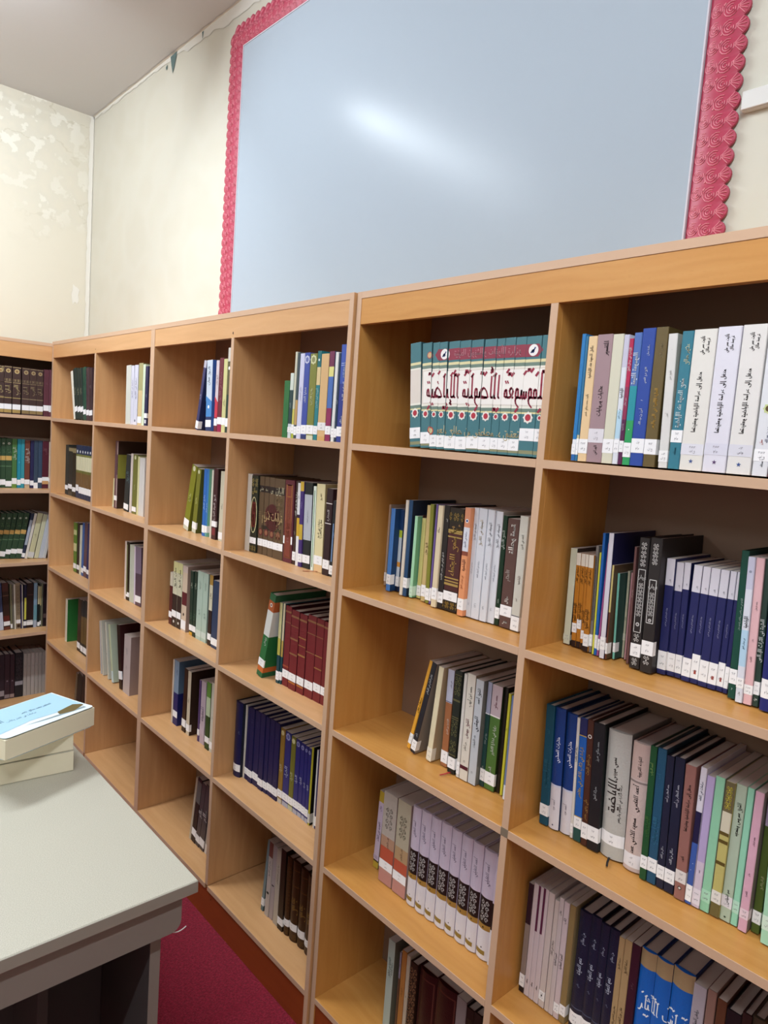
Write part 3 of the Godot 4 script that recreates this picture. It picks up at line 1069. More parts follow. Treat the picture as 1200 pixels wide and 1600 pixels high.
func desk() -> void:
	var o = thing("desk", "light grey laminate desk standing before the bookcases", "desk", Vector3(0.187, 0, 0.458))
	var st = fresh()
	var len = 1.1
	var dep = 0.72
	box(st, Vector3(-len, .724, 0), Vector3(0, .75, dep), 0, 0.0018)
	var dt = obj("desktop", st, M.laminate, o)
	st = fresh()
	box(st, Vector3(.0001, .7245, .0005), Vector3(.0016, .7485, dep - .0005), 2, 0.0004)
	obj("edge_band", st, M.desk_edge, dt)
	# end apron with a rounded lower corner
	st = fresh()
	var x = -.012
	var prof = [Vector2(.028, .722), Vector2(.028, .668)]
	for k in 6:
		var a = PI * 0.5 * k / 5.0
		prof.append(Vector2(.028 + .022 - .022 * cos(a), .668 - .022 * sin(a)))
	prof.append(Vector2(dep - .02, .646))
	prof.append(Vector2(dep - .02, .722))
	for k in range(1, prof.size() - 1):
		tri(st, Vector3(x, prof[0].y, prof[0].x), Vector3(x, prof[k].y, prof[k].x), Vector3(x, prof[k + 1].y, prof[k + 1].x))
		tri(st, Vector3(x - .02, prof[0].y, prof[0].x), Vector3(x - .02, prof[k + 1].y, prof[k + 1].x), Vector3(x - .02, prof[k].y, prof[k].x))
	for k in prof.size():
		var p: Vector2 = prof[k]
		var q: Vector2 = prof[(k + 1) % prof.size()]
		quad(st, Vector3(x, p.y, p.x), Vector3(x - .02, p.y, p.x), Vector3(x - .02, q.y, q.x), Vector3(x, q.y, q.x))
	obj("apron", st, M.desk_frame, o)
	st = fresh()
	box(st, Vector3(-len + .05, .02, .060), Vector3(-.036, .724, .082), 0, .001)
	var bp = obj("back_panel", st, M.desk_dark_shaded, o)
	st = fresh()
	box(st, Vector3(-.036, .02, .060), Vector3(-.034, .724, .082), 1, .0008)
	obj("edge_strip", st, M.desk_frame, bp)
	st = fresh()
	box(st, Vector3(-.30, .02, .083), Vector3(-.28, .70, dep - .05), 1, .001)
	obj("inner_panel", st, M.desk_dark_shaded, o)
	st = fresh()
	box(st, Vector3(-.28, .30, .25), Vector3(-.12, .70, .27), 1, .001)
	obj("pedestal_panel", st, M.desk_dark_shaded, o)
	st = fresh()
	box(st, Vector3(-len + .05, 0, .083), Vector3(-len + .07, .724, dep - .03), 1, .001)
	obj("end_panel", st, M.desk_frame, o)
	for zz in [.062, dep - .09]:
		st = fresh()
		box(st, Vector3(-.06, 0, zz - .004), Vector3(-.030, .02, zz + .03), 1, .002)
		obj("foot", st, M.desk_dark_shaded, o)
	st = fresh()
	var cl = []
	for k in 7:
		cl.append(Vector3(x - .004, .648 - .006 * sin(PI * k / 6.0) - k * .0005, .050 - k * .006))
	tube(st, cl, .0012, 5)
	obj("loose_edging", st, M.trunking, o)

# a paperback that lies flat: spine on the far side, page edges towards the room
func lying_book(label: String, at: Vector3, turn: float, w: float, d: float, t: float, cover: Color, print_it: bool) -> void:
	var o = thing("book", label, "book", at, "books stacked on the desk")
	o.rotation.y = turn
	var st = fresh()
	st.set_color(lin("e4dac0"))
	box(st, Vector3(-w * .5 + .001, .0012, -d * .5), Vector3(w * .5, t - .0012, d * .5), 2, .0006)
	obj("page_block", st, M.paper, o)
	for k in 2:
		st = fresh()
		st.set_color(cover)
		var y = 0.0 if k == 0 else t - .0008
		var c = .012
		var pts = []
		for q in [Vector2(-w * .5, -d * .5), Vector2(w * .5 - c, -d * .5), Vector2(w * .5 - c * .3, -d * .5 + c * .3), Vector2(w * .5, -d * .5 + c), Vector2(w * .5, d * .5 - c), Vector2(w * .5 - c * .3, d * .5 - c * .3), Vector2(w * .5 - c, d * .5), Vector2(-w * .5, d * .5)]:
			pts.append(q)
		var lift_ = func(q): return Vector3(q.x, y + (0.003 * pow(clampf(q.x / w + .5, 0, 1), 6.0) if (k == 1 and print_it) else 0.0), q.y)
		var rows = 10
		for i in rows:
			var xa = -w * .5 + w * i / rows
			var xb = -w * .5 + w * (i + 1) / rows
			var pa = clip(PackedVector2Array(pts), xa, xb)
			for j in range(1, pa.size() - 1):
				for s in [0.0, 0.0008]:
					var a: Vector3 = lift_.call(pa[0]) + Vector3(0, s, 0)
					var b: Vector3 = lift_.call(pa[j]) + Vector3(0, s, 0)
					var e: Vector3 = lift_.call(pa[j + 1]) + Vector3(0, s, 0)
					if s > 0.0:
						tri(st, a, b, e)
					else:
						tri(st, a, e, b)
		var cv = obj("front_cover" if k == 1 else "back_cover", st, M.cover, o)
		if k == 1 and print_it:
			var f = fresh()
			var yy = t + .0006
			var at2 = func(u, v): return Vector3(u * w, yy + 0.003 * pow(clampf(u + .5, 0, 1), 6.0) , v * d)
			var paint = func(hex, arr):
				f.set_color(lin(hex))
				for j in range(1, arr.size() - 1):
					tri(f, at2.call(arr[0].x, arr[0].y), at2.call(arr[j].x, arr[j].y), at2.call(arr[j + 1].x, arr[j + 1].y))
			paint.call("a9cfe4", [Vector2(-.48, -.48), Vector2(.28, -.48), Vector2(.2, .1), Vector2(.3, .48), Vector2(-.48, .48)])
			paint.call("1c2a30", [Vector2(-.44, -.3), Vector2(-.405, -.3), Vector2(-.405, .49), Vector2(-.44, .49)])
			paint.call("b03048", [Vector2(-.44, -.4), Vector2(-.36, -.36), Vector2(-.34, -.28), Vector2(-.42, -.3)])
			paint.call("6a5a34", [Vector2(.06, -.46), Vector2(.3, -.47), Vector2(.4, -.3), Vector2(.34, -.16), Vector2(.2, -.2), Vector2(.08, -.32)])
			paint.call("a08a4c", [Vector2(.16, -.4), Vector2(.28, -.42), Vector2(.32, -.3), Vector2(.24, -.24)])
			paint.call("8a9aa0", [Vector2(.36, -.44), Vector2(.42, -.44), Vector2(.36, .0), Vector2(.3, .2)])
			var txt = fresh()
			txt.set_color(lin("3a5a78"))
			for it in [["الدكتور_محمد_صالح_ناصر", Vector2(-.12, -.12), .055], ["دراسات_في_الفكر_والأدب", Vector2(.0, .1), .05], ["الحياة", Vector2(-.06, .34), .1]]:
				var ts = typeset(it[0])
				for line in ts.lines:
					for i in line.size() - 1:
						var s2: float = it[2] * w / 1.25
						var a: Vector2 = (line[i] + Vector2(ts.w * .5, -.3)) * s2
						var b: Vector2 = (line[i + 1] + Vector2(ts.w * .5, -.3)) * s2
						var dd = (b - a).normalized() * s2 * .07
						var nn = Vector2(-dd.y, dd.x)
						var pos: Vector2 = it[1] * Vector2(w, d)
						var P = func(q): return Vector3(pos.x - q.y, yy + .0006, pos.y - q.x)
						quad(txt, P.call(a - nn), P.call(a + nn), P.call(b + nn), P.call(b - nn))
			obj("cover_print", f, M.print, cv)
			obj("cover_lettering", txt, M.print, cv)
	st = fresh()
	st.set_color(cover)
	box(st, Vector3(-w * .5 - .0006, 0, -d * .5), Vector3(-w * .5 + .0006, t, d * .5), 2, .0004)
	obj("spine", st, M.cover, o)

# ---------------------------------------------------------------- the scene
func _ready() -> void:
	rng.seed = 7
	# camera
	var cam = Camera3D.new()
	cam.name = "camera"
	cam.fov = 72.408
	cam.near = 0.02
	add_child(cam)
	cam.position = Vector3(1.401, 1.678, 1.127)
	cam.rotation = Vector3(-0.10492, 0.83010, 0.07270)
	cam.current = true
	# surroundings and exposure
	var we = WorldEnvironment.new()
	we.name = "world_environment"
	var env = Environment.new()
	env.background_mode = Environment.BG_COLOR
	env.background_color = Color(0.5, 0.55, 0.6)
	env.tonemap_mode = Environment.TONE_MAPPER_LINEAR
	env.tonemap_exposure = 1.52
	env.sdfgi_enabled = true
	env.ssao_enabled = true
	env.ssil_enabled = true
	we.environment = env
	add_child(we)
	make_materials()
	make_font()
	# ceiling lamps: the one that the whiteboard mirrors, and unseen ones added for fill
	batten(Vector3(-1.31, 3.205, 1.08), 5.2, "above the desk, before the whiteboard")
	batten(Vector3(-1.31, 3.205, 4.1), 2.5, "added as fill at the far end, by the side wall")
	batten(Vector3(1.45, 3.205, 4.1), 2.5, "added as fill at the far end, off the side wall")
	batten(Vector3(1.45, 3.205, 1.35), 4.6, "added above the camera to brighten the nearest bookcase")  # unseen; put in to brighten the near right side
	room()
	whiteboard()
	# bookcases
	var fl = FLOOR_N
	var fs = FLOOR_S
	var near = bookcase("yellow beech bookcase nearest the camera, under the whiteboard's right half", origin.n - Vector3(0, 0, 0), 0.0, fl, 1.9548, 2.0345, M.wood_yellow, M.edge)
	near.position.y = 0.0
	var mid = bookcase("pale beech bookcase in the middle, below the whiteboard's left half", origin.b, 0.0, fl, 1.9548, 2.0345, M.wood, M.edge)
	var cor = bookcase("pale beech bookcase of the long row that reaches the room corner", origin.a, 0.0, fl, 1.9548, 2.0345, M.wood, M.edge)
	bookcase("beech bookcase on the side wall, turned across the row's end", Vector3(-2.362, 0, 0.91), PI * 0.5, fs, 1.937, 2.026, M.wood, M.edge)
	spot_mark(mid, "screw_hole", Vector3(.59, 1.97, -.0005), .004, M.hole)
	spot_mark(cor, "screw_hole", Vector3(.59, 1.972, -.0005), .003, M.hole)
	for q in [Vector3(.62, .088, -.0035), Vector3(.30, .085, -.0035)]:
		spot_mark(mid, "screw_hole", q, .003, M.hole)
	var st = fresh()
	box(st, Vector3(.59 - TH * .5 - .001, fl[3] - TH, -.0012), Vector3(.59 + TH * .5 + .001, fl[3] + .001, .0003), 0, .0003)
	obj("bare_edge", st, M.edge_worn, near)
	desk()
	lying_book("thick cream-edged paperback at the bottom of the desk's stack", Vector3(-.4895, .7502, .626), -0.105, .13, .25, .0545, lin("dcd6c4"), false)
	lying_book("cream-edged paperback in the middle of the desk's stack", Vector3(-.4915, .8050, .628), -0.08, .13, .25, .0448, lin("cfc8b6"), false)
	lying_book("paperback with a pale blue printed cover, topmost of the desk's stack", Vector3(-.473, .8502, .599), 0.362, .172, .257, .052, lin("e4eef2"), true)
	row("nl1", "top shelf, near bookcase left column", true)
	bk(0.2141, -0.0120, 0.0346, 0.2392, 0.095, "44747c", "H c#2f565c b.355-.37#d9cf9c b.37-.4#6f8478 b.4-.42#e8e4d8 b.42-.74#dcd2c8 b.74-.755#e8e4d8 b.755-.785#6f8478 b.785-.81#dcd2a4 b.02-.05#8a8a68 D.325x.62#e9e4dc=#b03040 k.08-.185", "teal volume, beige centre panel, no red banner")
	bk(0.2490, -0.0120, 0.0295, 0.2372, 0.073, "44747c", "H c#2f565c b.355-.37#d9cf9c b.37-.4#6f8478 b.4-.42#e8e4d8 b.42-.74#dcd2c8 b.74-.755#e8e4d8 b.755-.785#6f8478 b.785-.81#dcd2a4 b.02-.05#8a8a68 D.325x.62#e9e4dc=#b03040 k.04-.15", "teal volume at the red banner's pointed left end")
	bk(0.2783, -0.0120, 0.0216, 0.2369, 0.057, "44747c", "H c#2f565c b.355-.37#d9cf9c b.37-.4#6f8478 b.4-.42#e8e4d8 b.42-.74#dcd2c8 b.74-.755#e8e4d8 b.755-.785#6f8478 b.785-.81#dcd2a4 b.02-.05#8a8a68 D.325x.62#e9e4dc=#b03040 k.02-.13", "narrow teal volume beside the banner's left tip")
	bk(0.3001, -0.0120, 0.0234, 0.2369, 0.059, "44747c", "H c#2f565c b.355-.37#d9cf9c b.37-.4#6f8478 b.4-.42#e8e4d8 b.42-.74#dcd2c8 b.74-.755#e8e4d8 b.755-.785#6f8478 b.785-.81#dcd2a4 b.02-.05#8a8a68 D.325x.62#e9e4dc=#b03040 k.02-.13", "teal volume with the first white oval seal")
	bk(0.3236, -0.0120, 0.0327, 0.2367, 0.040, "44747c", "H c#2f565c b.355-.37#d9cf9c b.37-.4#6f8478 b.4-.42#e8e4d8 b.42-.74#dcd2c8 b.74-.755#e8e4d8 b.755-.785#6f8478 b.785-.81#dcd2a4 b.02-.05#8a8a68 D.325x.62#e9e4dc=#b03040 k.015-.13", "teal volume with the last letters of the red title")
	bk(0.3564, -0.0120, 0.0314, 0.2366, 0.039, "44747c", "H c#2f565c b.355-.37#d9cf9c b.37-.4#6f8478 b.4-.42#e8e4d8 b.42-.74#dcd2c8 b.74-.755#e8e4d8 b.755-.785#6f8478 b.785-.81#dcd2a4 b.02-.05#8a8a68 D.325x.62#e9e4dc=#b03040 k.015-.13", "teal volume beside the dark gap in the red title")
	bk(0.3879, -0.0120, 0.0335, 0.2363, 0.034, "44747c", "H c#2f565c b.355-.37#d9cf9c b.37-.4#6f8478 b.4-.42#e8e4d8 b.42-.74#dcd2c8 b.74-.755#e8e4d8 b.755-.785#6f8478 b.785-.81#dcd2a4 b.02-.05#8a8a68 D.325x.62#e9e4dc=#b03040 k.03-.14", "teal volume under the middle of the red banner")
	bk(0.4215, -0.0120, 0.0319, 0.2360, 0.022, "44747c", "H c#2f565c b.355-.37#d9cf9c b.37-.4#6f8478 b.4-.42#e8e4d8 b.42-.74#dcd2c8 b.74-.755#e8e4d8 b.755-.785#6f8478 b.785-.81#dcd2a4 b.02-.05#8a8a68 D.325x.62#e9e4dc=#b03040 k.03-.14", "teal volume with a tall red letter, middle of title")
	bk(0.4534, -0.0120, 0.0207, 0.2359, 0.016, "44747c", "H c#2f565c b.355-.37#d9cf9c b.37-.4#6f8478 b.4-.42#e8e4d8 b.42-.74#dcd2c8 b.74-.755#e8e4d8 b.755-.785#6f8478 b.785-.81#dcd2a4 b.02-.05#8a8a68 D.325x.62#e9e4dc=#b03040 k.04-.14", "narrow teal volume right of the title's centre")
	bk(0.4742, -0.0120, 0.0266, 0.2362, 0.015, "44747c", "H c#2f565c b.355-.37#d9cf9c b.37-.4#6f8478 b.4-.42#e8e4d8 b.42-.74#dcd2c8 b.74-.755#e8e4d8 b.755-.785#6f8478 b.785-.81#dcd2a4 b.02-.05#8a8a68 D.325x.62#e9e4dc=#b03040 k.04-.14", "teal volume crossed by the tall crossed red letters")
	bk(0.5007, -0.0120, 0.0261, 0.2360, 0.012, "44747c", "H c#2f565c b.355-.37#d9cf9c b.37-.4#6f8478 b.4-.42#e8e4d8 b.42-.74#dcd2c8 b.74-.755#e8e4d8 b.755-.785#6f8478 b.785-.81#dcd2a4 b.02-.05#8a8a68 D.325x.62#e9e4dc=#b03040 k.04-.14", "teal volume under the banner's first letters")
	bk(0.5268, -0.0120, 0.0360, 0.2359, 0.012, "44747c", "H c#2f565c b.355-.37#d9cf9c b.37-.4#6f8478 b.4-.42#e8e4d8 b.42-.74#dcd2c8 b.74-.755#e8e4d8 b.755-.785#6f8478 b.785-.81#dcd2a4 b.02-.05#8a8a68 D.325x.62#e9e4dc=#b03040 k.13-.235", "wide teal volume with the second white oval seal")
	bk(0.5629, -0.0120, 0.0184, 0.2365, 0.008, "44747c", "H c#2f565c b.355-.37#d9cf9c b.37-.4#6f8478 b.4-.42#e8e4d8 b.42-.74#dcd2c8 b.74-.755#e8e4d8 b.755-.785#6f8478 b.785-.81#dcd2a4 b.02-.05#8a8a68 D.325x.62#e9e4dc=#b03040 k.13-.235", "teal volume half hidden by the upright divider")
	row("nr1", "top shelf, near bookcase right column", true)
	bk(0.6530, -0.0080, 0.0083, 0.2328, 0.006, "2a78b4", "b.13-.17#e4e6ea b.0-.05#2a66a8 k.05-.13", "slim bright blue booklet leaning at the row's end")
	bk(0.6617, -0.0080, 0.0052, 0.2289, 0.006, "2f6f96", "k.05-.18 b.18-.21#c9c29a", "slim blue-grey booklet behind the first blue one")
	bk(0.6674, -0.0080, 0.0183, 0.2276, 0.006, "e3c397", "V.93-.66@0x.36#54493c=دلائل_الدعوة_عند_الإباضية V.6-.3@0x.26#8a7658=تأليف_محمد_صالح_ناصر k.065-.18", "tan paperback with two lines of thin black writing")
	bk(0.6857, -0.0080, 0.0310, 0.2294, 0.006, "a0858a", "V.96-.82@.3x.34#2c2026=التفسير V.6-.36@.1x.34#2c2026=حكايات_وروايات k.155-.265#dcd7dc V.14-.05@.1x.2#2c2026=الوراني", "wide mauve paperback with bold black title")
	bk(0.7167, -0.0080, 0.0211, 0.2283, 0.006, "d3cfba", "k.08-.19 c#b9b398", "worn cream paperback with a curling edge")
	bk(0.7382, -0.0080, 0.0105, 0.2264, 0.006, "d8dbe4", "b.75-1#c4c1d4 b.2-.42#b4d2e4 V.62-.48@.1x.6#27282f=الإباضية V.46-.32@0x.3#4b6a86=في_ميدان_الحق k.09-.19", "slim white and sky-blue paperback with bold black title")
	bk(0.7491, -0.0080, 0.0080, 0.2192, 0.006, "8e2f52", "b.62-1#b3264e b.0-.36#58264c V.97-.7@0x.6#e9d9de=الإباضية_في_ميدان_الحق V.6-.4@0x.4#d8c3cc=عدون_جهلان V.36-.24@0x.4#d8c3cc=نشأة_الدعوة k.1-.19", "slim crimson to purple paperback with white writing")
	bk(0.7575, -0.0080, 0.0143, 0.2286, 0.006, "4f6eae", "b.0-.34#2f9a5c b.34-.6#2a8f9c V.92-.54@0x.7#e6ebf2=الموسوعة_القيمة D.27x.12#ffffff k.06-.17", "green, teal and blue paperback with large white title")
	bk(0.7721, -0.0080, 0.0238, 0.2348, 0.006, "2c4799", "V.88-.8@.2x.2#c8d0ea=سلطنة_عمان V.72-.6@.1x.22#e6eaf6=الشيخ_فرج_الفهدي V.5-.46@0x.2#e6eaf6=2 V.42-.3@0x.22#dfe4f4=أمين_بن_عبد_الله V.2-.16@0x.2#c8d0ea=1 k.095-.2", "royal blue paperback with small white writing")
	bk(0.7963, -0.0080, 0.0219, 0.2352, 0.006, "655534", "V.95-.72@.2x.2#8f8364=دراسة_في_تاريخ V.58-.26@.1x.3#c99a3e=العناية_الإلهية_في_البر_والبحر k.09-.2 c#504326", "olive brown paperback with golden writing")
	bk(0.8244, -0.0080, 0.0159, 0.2231, 0.031, "d9d6d2", "V.92-.84@.1x.2#b0aaa8=1 V.76-.62@.1x.26#b7b2b0=الشيخ_فرج V.45-.34@.1x.26#b7b2b0=أمين k.045-.13#eeeceb c#b9b7aa", "whitish paperback with faint grey writing")
	bk(0.8412, -0.0080, 0.0193, 0.2259, 0.000, "35778a", "V.92-.74@.25x.4#c8c7a4=دكتور_صالح V.66-.3@-.05x.66#dfe9ea=منهج_الدعوة_عند_الإباضية k.195-.285 V.18-.08@0x.3#2a5f72=مسقط", "teal paperback with large white calligraphy")
	bk(0.8608, -0.0080, 0.0371, 0.2270, 0.000, "e0dcd5", "V.97-.8@-.1x.15#2a2a30=تأليف_عمر_علي V.97-.8@.35x.15#2a2a30=ترجمة_هلال V.7-.27@-.05x.26#222228=مدخل_إلى_دراسة_الإباضية_وعقيدتها k.11-.19#dcdae2 S.065x.22#3d548e", "thick white paperback with a star, first of three alike")
	bk(0.8989, -0.0080, 0.0363, 0.2287, 0.000, "dddae4", "V.97-.8@-.1x.15#2a2a30=تأليف_عمر_علي V.97-.8@.35x.15#2a2a30=ترجمة_هلال V.71-.27@-.05x.26#222228=مدخل_إلى_دراسة_الإباضية_وعقيدتها k.12-.2#d6d4e0 S.07x.22#5a3f6c", "thick white paperback with a star, second of three alike")
	bk(0.9368, -0.0080, 0.0359, 0.2294, 0.000, "e0dcd8", "V.97-.8@-.1x.15#2a2a30=تأليف_عمر_علي V.97-.8@.35x.15#2a2a30=ترجمة_هلال V.71-.27@-.05x.26#222228=مدخل_إلى_دراسة_الإباضية_وعقيدتها k.12-.2#d6d4dc S.065x.22#3d548e", "thick white paperback with a star, third of three alike")
	bk(0.9751, -0.0080, 0.0221, 0.2271, 0.000, "dcdce0", "D.62@.3x.6#c98d7e=#b06a5e D.45@.2x.7#c6d093=#5d4a2c V.34-.22@.45x.2#2f3f70=محمد_بن_عبد_الله V.25-.2@-.2x.2#c04a3a=عمان k.1-.18 V.12-.05@.2x.2#3a3a48=أ_مسقط", "white paperback with round red and green pictures")
	bk(0.9979, -0.0080, 0.0160, 0.2237, 0.000, "6e2530", "k.06-.17", "dark red book at the picture's edge")
	row("nr2", "second shelf, near bookcase right column", true)
	bk(0.6145, -0.1059, 0.0156, 0.1982, 0.018, "c6c8b2", "c#3a2a26 k.04-.1#c9ccb8", "slim pale grey-green paperback with worn edges")
	bk(0.6354, -0.1031, 0.0102, 0.1910, 0.042, "b8762a", "b.87-1#e2dacb b.0-.065#2a1c18 V.85-.68@0x.75#2a1c10=دراسة_في_الفكر V.48-.24@0x.75#2a1c10=الإباضية_الشيخ k.15-.25", "slim orange booklet, first of four alike")
	bk(0.6459, -0.1036, 0.0098, 0.1911, 0.042, "b8762a", "b.87-1#e2dacb b.0-.065#2a1c18 V.85-.68@0x.75#2a1c10=دراسة_في_الفكر V.48-.27@0x.75#2a1c10=الإباضية_الشيخ k.2-.3", "slim orange booklet, second of four alike")
	bk(0.6584, -0.1001, 0.0071, 0.1919, 0.044, "b8762a", "b.87-1#e2dacb b.0-.065#2a1c18 V.85-.68@0x.75#2a1c10=دراسة_في_الفكر V.48-.2@0x.75#2a1c10=الإباضية_الشيخ k.11-.2", "slim orange booklet, third of four alike")
	bk(0.6687, -0.0926, 0.0113, 0.1932, 0.038, "b8762a", "b.87-1#e2dacb b.0-.065#2a1c18 V.85-.68@0x.7#2a1c10=دراسة_في_الفكر V.48-.18@0x.7#2a1c10=الإباضية_الشيخ k.055-.18", "slim orange booklet, fourth of four alike")
	bk(0.6801, -0.0970, 0.0065, 0.2137, 0.036, "77716e", "A.3-.9x.5#4e4846 k.06-.17", "slim dark grey mottled booklet")
	bk(0.6909, -0.0913, 0.0036, 0.2019, 0.029, "d6d648", "", "very slim yellow booklet")
	bk(0.6953, -0.0907, 0.0057, 0.2409, 0.029, "1e62b0", "k.055-.165", "tall slim bright blue booklet")
	bk(0.7011, -0.0913, 0.0046, 0.2230, 0.000, "a4568c", "k.05-.15", "slim purple-pink booklet")
	bk(0.7114, -0.0832, 0.0103, 0.2440, 0.024, "d6d4de", "c#22244a k.07-.17", "tall white paperback with a navy cover")
	bk(0.7217, -0.0863, 0.0044, 0.1833, 0.024, "c9b878", "b.0-.5#5f3528 c#5b4632 k.055-.17", "paperback with a brown arch on its cover")
	bk(0.7298, -0.1007, 0.0049, 0.1676, 0.044, "76b8a6", "c#2c4a44 k.08-.19", "sea-green paperback with a dark green cover")
	bk(0.7346, -0.1269, 0.0047, 0.1710, 0.033, "b4b096", "c#8d8a76 V.6-.3@0x.6#5a5648=دراسات k.2-.28#c9c6b0", "slim greyish cream booklet")
	bk(0.7440, -0.1198, 0.0035, 0.1702, 0.024, "bd8c90", "", "very slim pink booklet")
	bk(0.7591, -0.1002, 0.0052, 0.2240, 0.036, "6b4746", "V.8-.4@0x.5#c9b2ac=دراسات_في_الفقه", "slim maroon-brown paperback")
	bk(0.7740, -0.0840, 0.0199, 0.2448, 0.024, "2a2425", "H k.09-.19 A.02-.08x.42#d9d5d2 A.2-.27x.42#d9d5d2 F.28-.76x.42#d9d5d2 A.4-.66x.36#d9d5d2 T.7x.4#d9d5d2=ديوان D.34x.36#d9d5d2=#6a6466 A.78-.97x.42#d9d5d2", "thick black hardback with white ornament panels, left of two")
	bk(0.7974, -0.0797, 0.0225, 0.2486, 0.024, "2a2425", "H k.13-.235 A.05-.13x.4#d9d5d2 F.37-.69x.36#d9d5d2 A.42-.6x.32#d9d5d2 T.64x.36#d9d5d2=ديوان D.39x.28#d9d5d2=#8a8486 A.8-.96x.36#d9d5d2", "thick black hardback with white ornament panels, right of two")
	bk(0.8206, -0.0998, 0.0159, 0.2136, 0.023, "26275a", "b.77-1#dad6e0 V.84-.78@.3x.2#44445a=كتاب V.75-.24@.1x.16#b9bad4=جوابات_الإمام_السالمي_في_فقه_الدين L.03x.3#2f3468 k.04-.2 g#cfc6bd", "navy and white volume, first of its set")
	bk(0.8365, -0.1054, 0.0140, 0.2090, 0.023, "26275a", "b.75-1#dad6e0 V.82-.76@.3x.2#44445a=كتاب V.73-.24@.1x.16#b9bad4=جوابات_الإمام_السالمي_في_فقه_الدين L.03x.3#2f3468 k.04-.2 g#cfc6bd", "navy and white volume, pulled slightly out of line")
	bk(0.8506, -0.1061, 0.0121, 0.2109, 0.023, "26275a", "b.77-1#dad6e0 V.84-.78@.3x.2#44445a=كتاب V.75-.24@.1x.16#b9bad4=جوابات_الإمام_السالمي_في_فقه_الدين L.03x.3#2f3468 k.04-.2 g#cfc6bd", "navy and white volume right of the small gap")
	bk(0.8650, -0.1020, 0.0154, 0.2104, 0.000, "26275a", "b.77-1#dad6e0 V.84-.78@.3x.2#44445a=كتاب V.75-.24@.1x.16#b9bad4=جوابات_الإمام_السالمي_في_فقه_الدين L.03x.3#2f3468 k.04-.2 g#cfc6bd", "navy and white volume, low label without red mark")
	bk(0.8804, -0.1033, 0.0140, 0.2103, 0.000, "26275a", "b.77-1#dad6e0 V.84-.78@.3x.2#44445a=كتاب V.75-.26@.1x.16#b9bad4=جوابات_الإمام_السالمي_في_فقه_الدين L.03x.3#2f3468 k.04-.25 R.08-.115@.1x.16#a5453c g#cfc6bd", "navy and white volume with raised label and red mark")
	bk(0.8955, -0.1015, 0.0157, 0.2107, 0.000, "26275a", "b.77-1#dad6e0 V.84-.78@.3x.2#44445a=كتاب V.75-.26@.1x.16#b9bad4=جوابات_الإمام_السالمي_في_فقه_الدين L.03x.3#2f3468 k.04-.22 g#cfc6bd", "navy and white volume left of a red-marked label")
	bk(0.9116, -0.1017, 0.0149, 0.2107, 0.000, "26275a", "b.77-1#dad6e0 V.84-.78@.3x.2#44445a=كتاب V.75-.26@.1x.16#b9bad4=جوابات_الإمام_السالمي_في_فقه_الدين L.03x.3#2f3468 k.04-.22 R.08-.11@.1x.16#a5453c g#cfc6bd", "navy and white volume with small red mark")
	bk(0.9265, -0.1034, 0.0113, 0.2108, 0.000, "26275a", "b.77-1#dad6e0 V.84-.78@.3x.2#44445a=كتاب V.75-.26@.1x.16#b9bad4=جوابات_الإمام_السالمي_في_فقه_الدين L.03x.3#2f3468 k.04-.24 R.08-.115@.1x.16#a5453c g#cfc6bd", "navy and white volume with red mark, right of another")
	bk(0.9389, -0.1016, 0.0075, 0.2118, 0.000, "26275a", "b.77-1#dad6e0 L.03x.3#2f3468 k.04-.22 g#cfc6bd", "navy and white volume, last of its set")
	bk(0.9534, -0.0849, 0.0126, 0.2508, 0.024, "12463a", "H c#103a31 V.95-.2@.3x.24#b9c8c0=الإباضية_في_مصر_والمغرب_وعلاقتهم_بإباضية_عمان k.1-.2 T.07x.35#d9e0dc=م", "tall dark green hardback with one line of white writing")
	bk(0.9692, -0.0758, 0.0114, 0.2435, 0.030, "d9dbe6", "b.78-1#c6c6da b.25-.5#b2d2e8 D.9x.4#8f93a8 V.62-.49@.1x.6#27282f=الإباضية V.48-.33@0x.3#4b6a86=في_ميدان_الحق k.1-.17 V.09-.03@0x.3#333333=عمان", "white and sky-blue paperback with bold black title")
	bk(0.9809, -0.0781, 0.0135, 0.2436, 0.031, "e0b4b8", "c#a89690 V.75-.6@.1x.26#7a5a62=محمد_قرقش V.48-.4@0x.2#7a5a62=عمان V.38-.24@0x.26#7a5a62=القاهرة k.07-.135", "pale pink paperback with small grey writing")
	bk(0.9946, -0.0816, 0.0090, 0.2427, 0.031, "2d4038", "V.62-.28@0x.8#e9ece8=العقيدة_في_التراث_الإسلامي k.08-.17 T.05x.5#e9ece8=حق", "dark grey-green paperback with bold white title")
	bk(1.0079, -0.0720, 0.0186, 0.2594, 0.030, "21286c", "r k.08-.2 V.7-.3@0x.3#d9dcf0=تاريخ_المغرب", "royal blue round-backed book at the picture's edge")
	row("nr3", "third shelf, near bookcase right column", true)
	bk(0.6190, -0.0775, 0.0201, 0.2538, 0.038, "154a5e", "H k.075-.17 V.55-.3@0x.5#2f6a7c=الإمام_أبو_يعقوب V.85-.7@0x.3#2f6a7c=أحمد", "dark teal hardback against the divider")
	bk(0.6393, -0.0784, 0.0243, 0.2536, 0.038, "1c3d7c", "r b.0-.355#d9d3da c#12284e V.77-.55@.1x.34#dfe3f2=مذكرات_العسكري R.355-.37x.6#c9cde0 V.3-.1@0x.3#8a7f8a=أحمد_عبد D.035x.14#4a4a66", "blue book with a white foot, left of two alike")
	bk(0.6637, -0.0835, 0.0246, 0.2495, 0.038, "1c3d7c", "r b.0-.355#d9d3da c#12284e V.78-.55@.1x.34#dfe3f2=مذكرات_العسكري R.355-.37x.6#c9cde0 V.3-.1@0x.3#8a7f8a=أحمد_عبد", "blue book with a white foot, right of two alike")
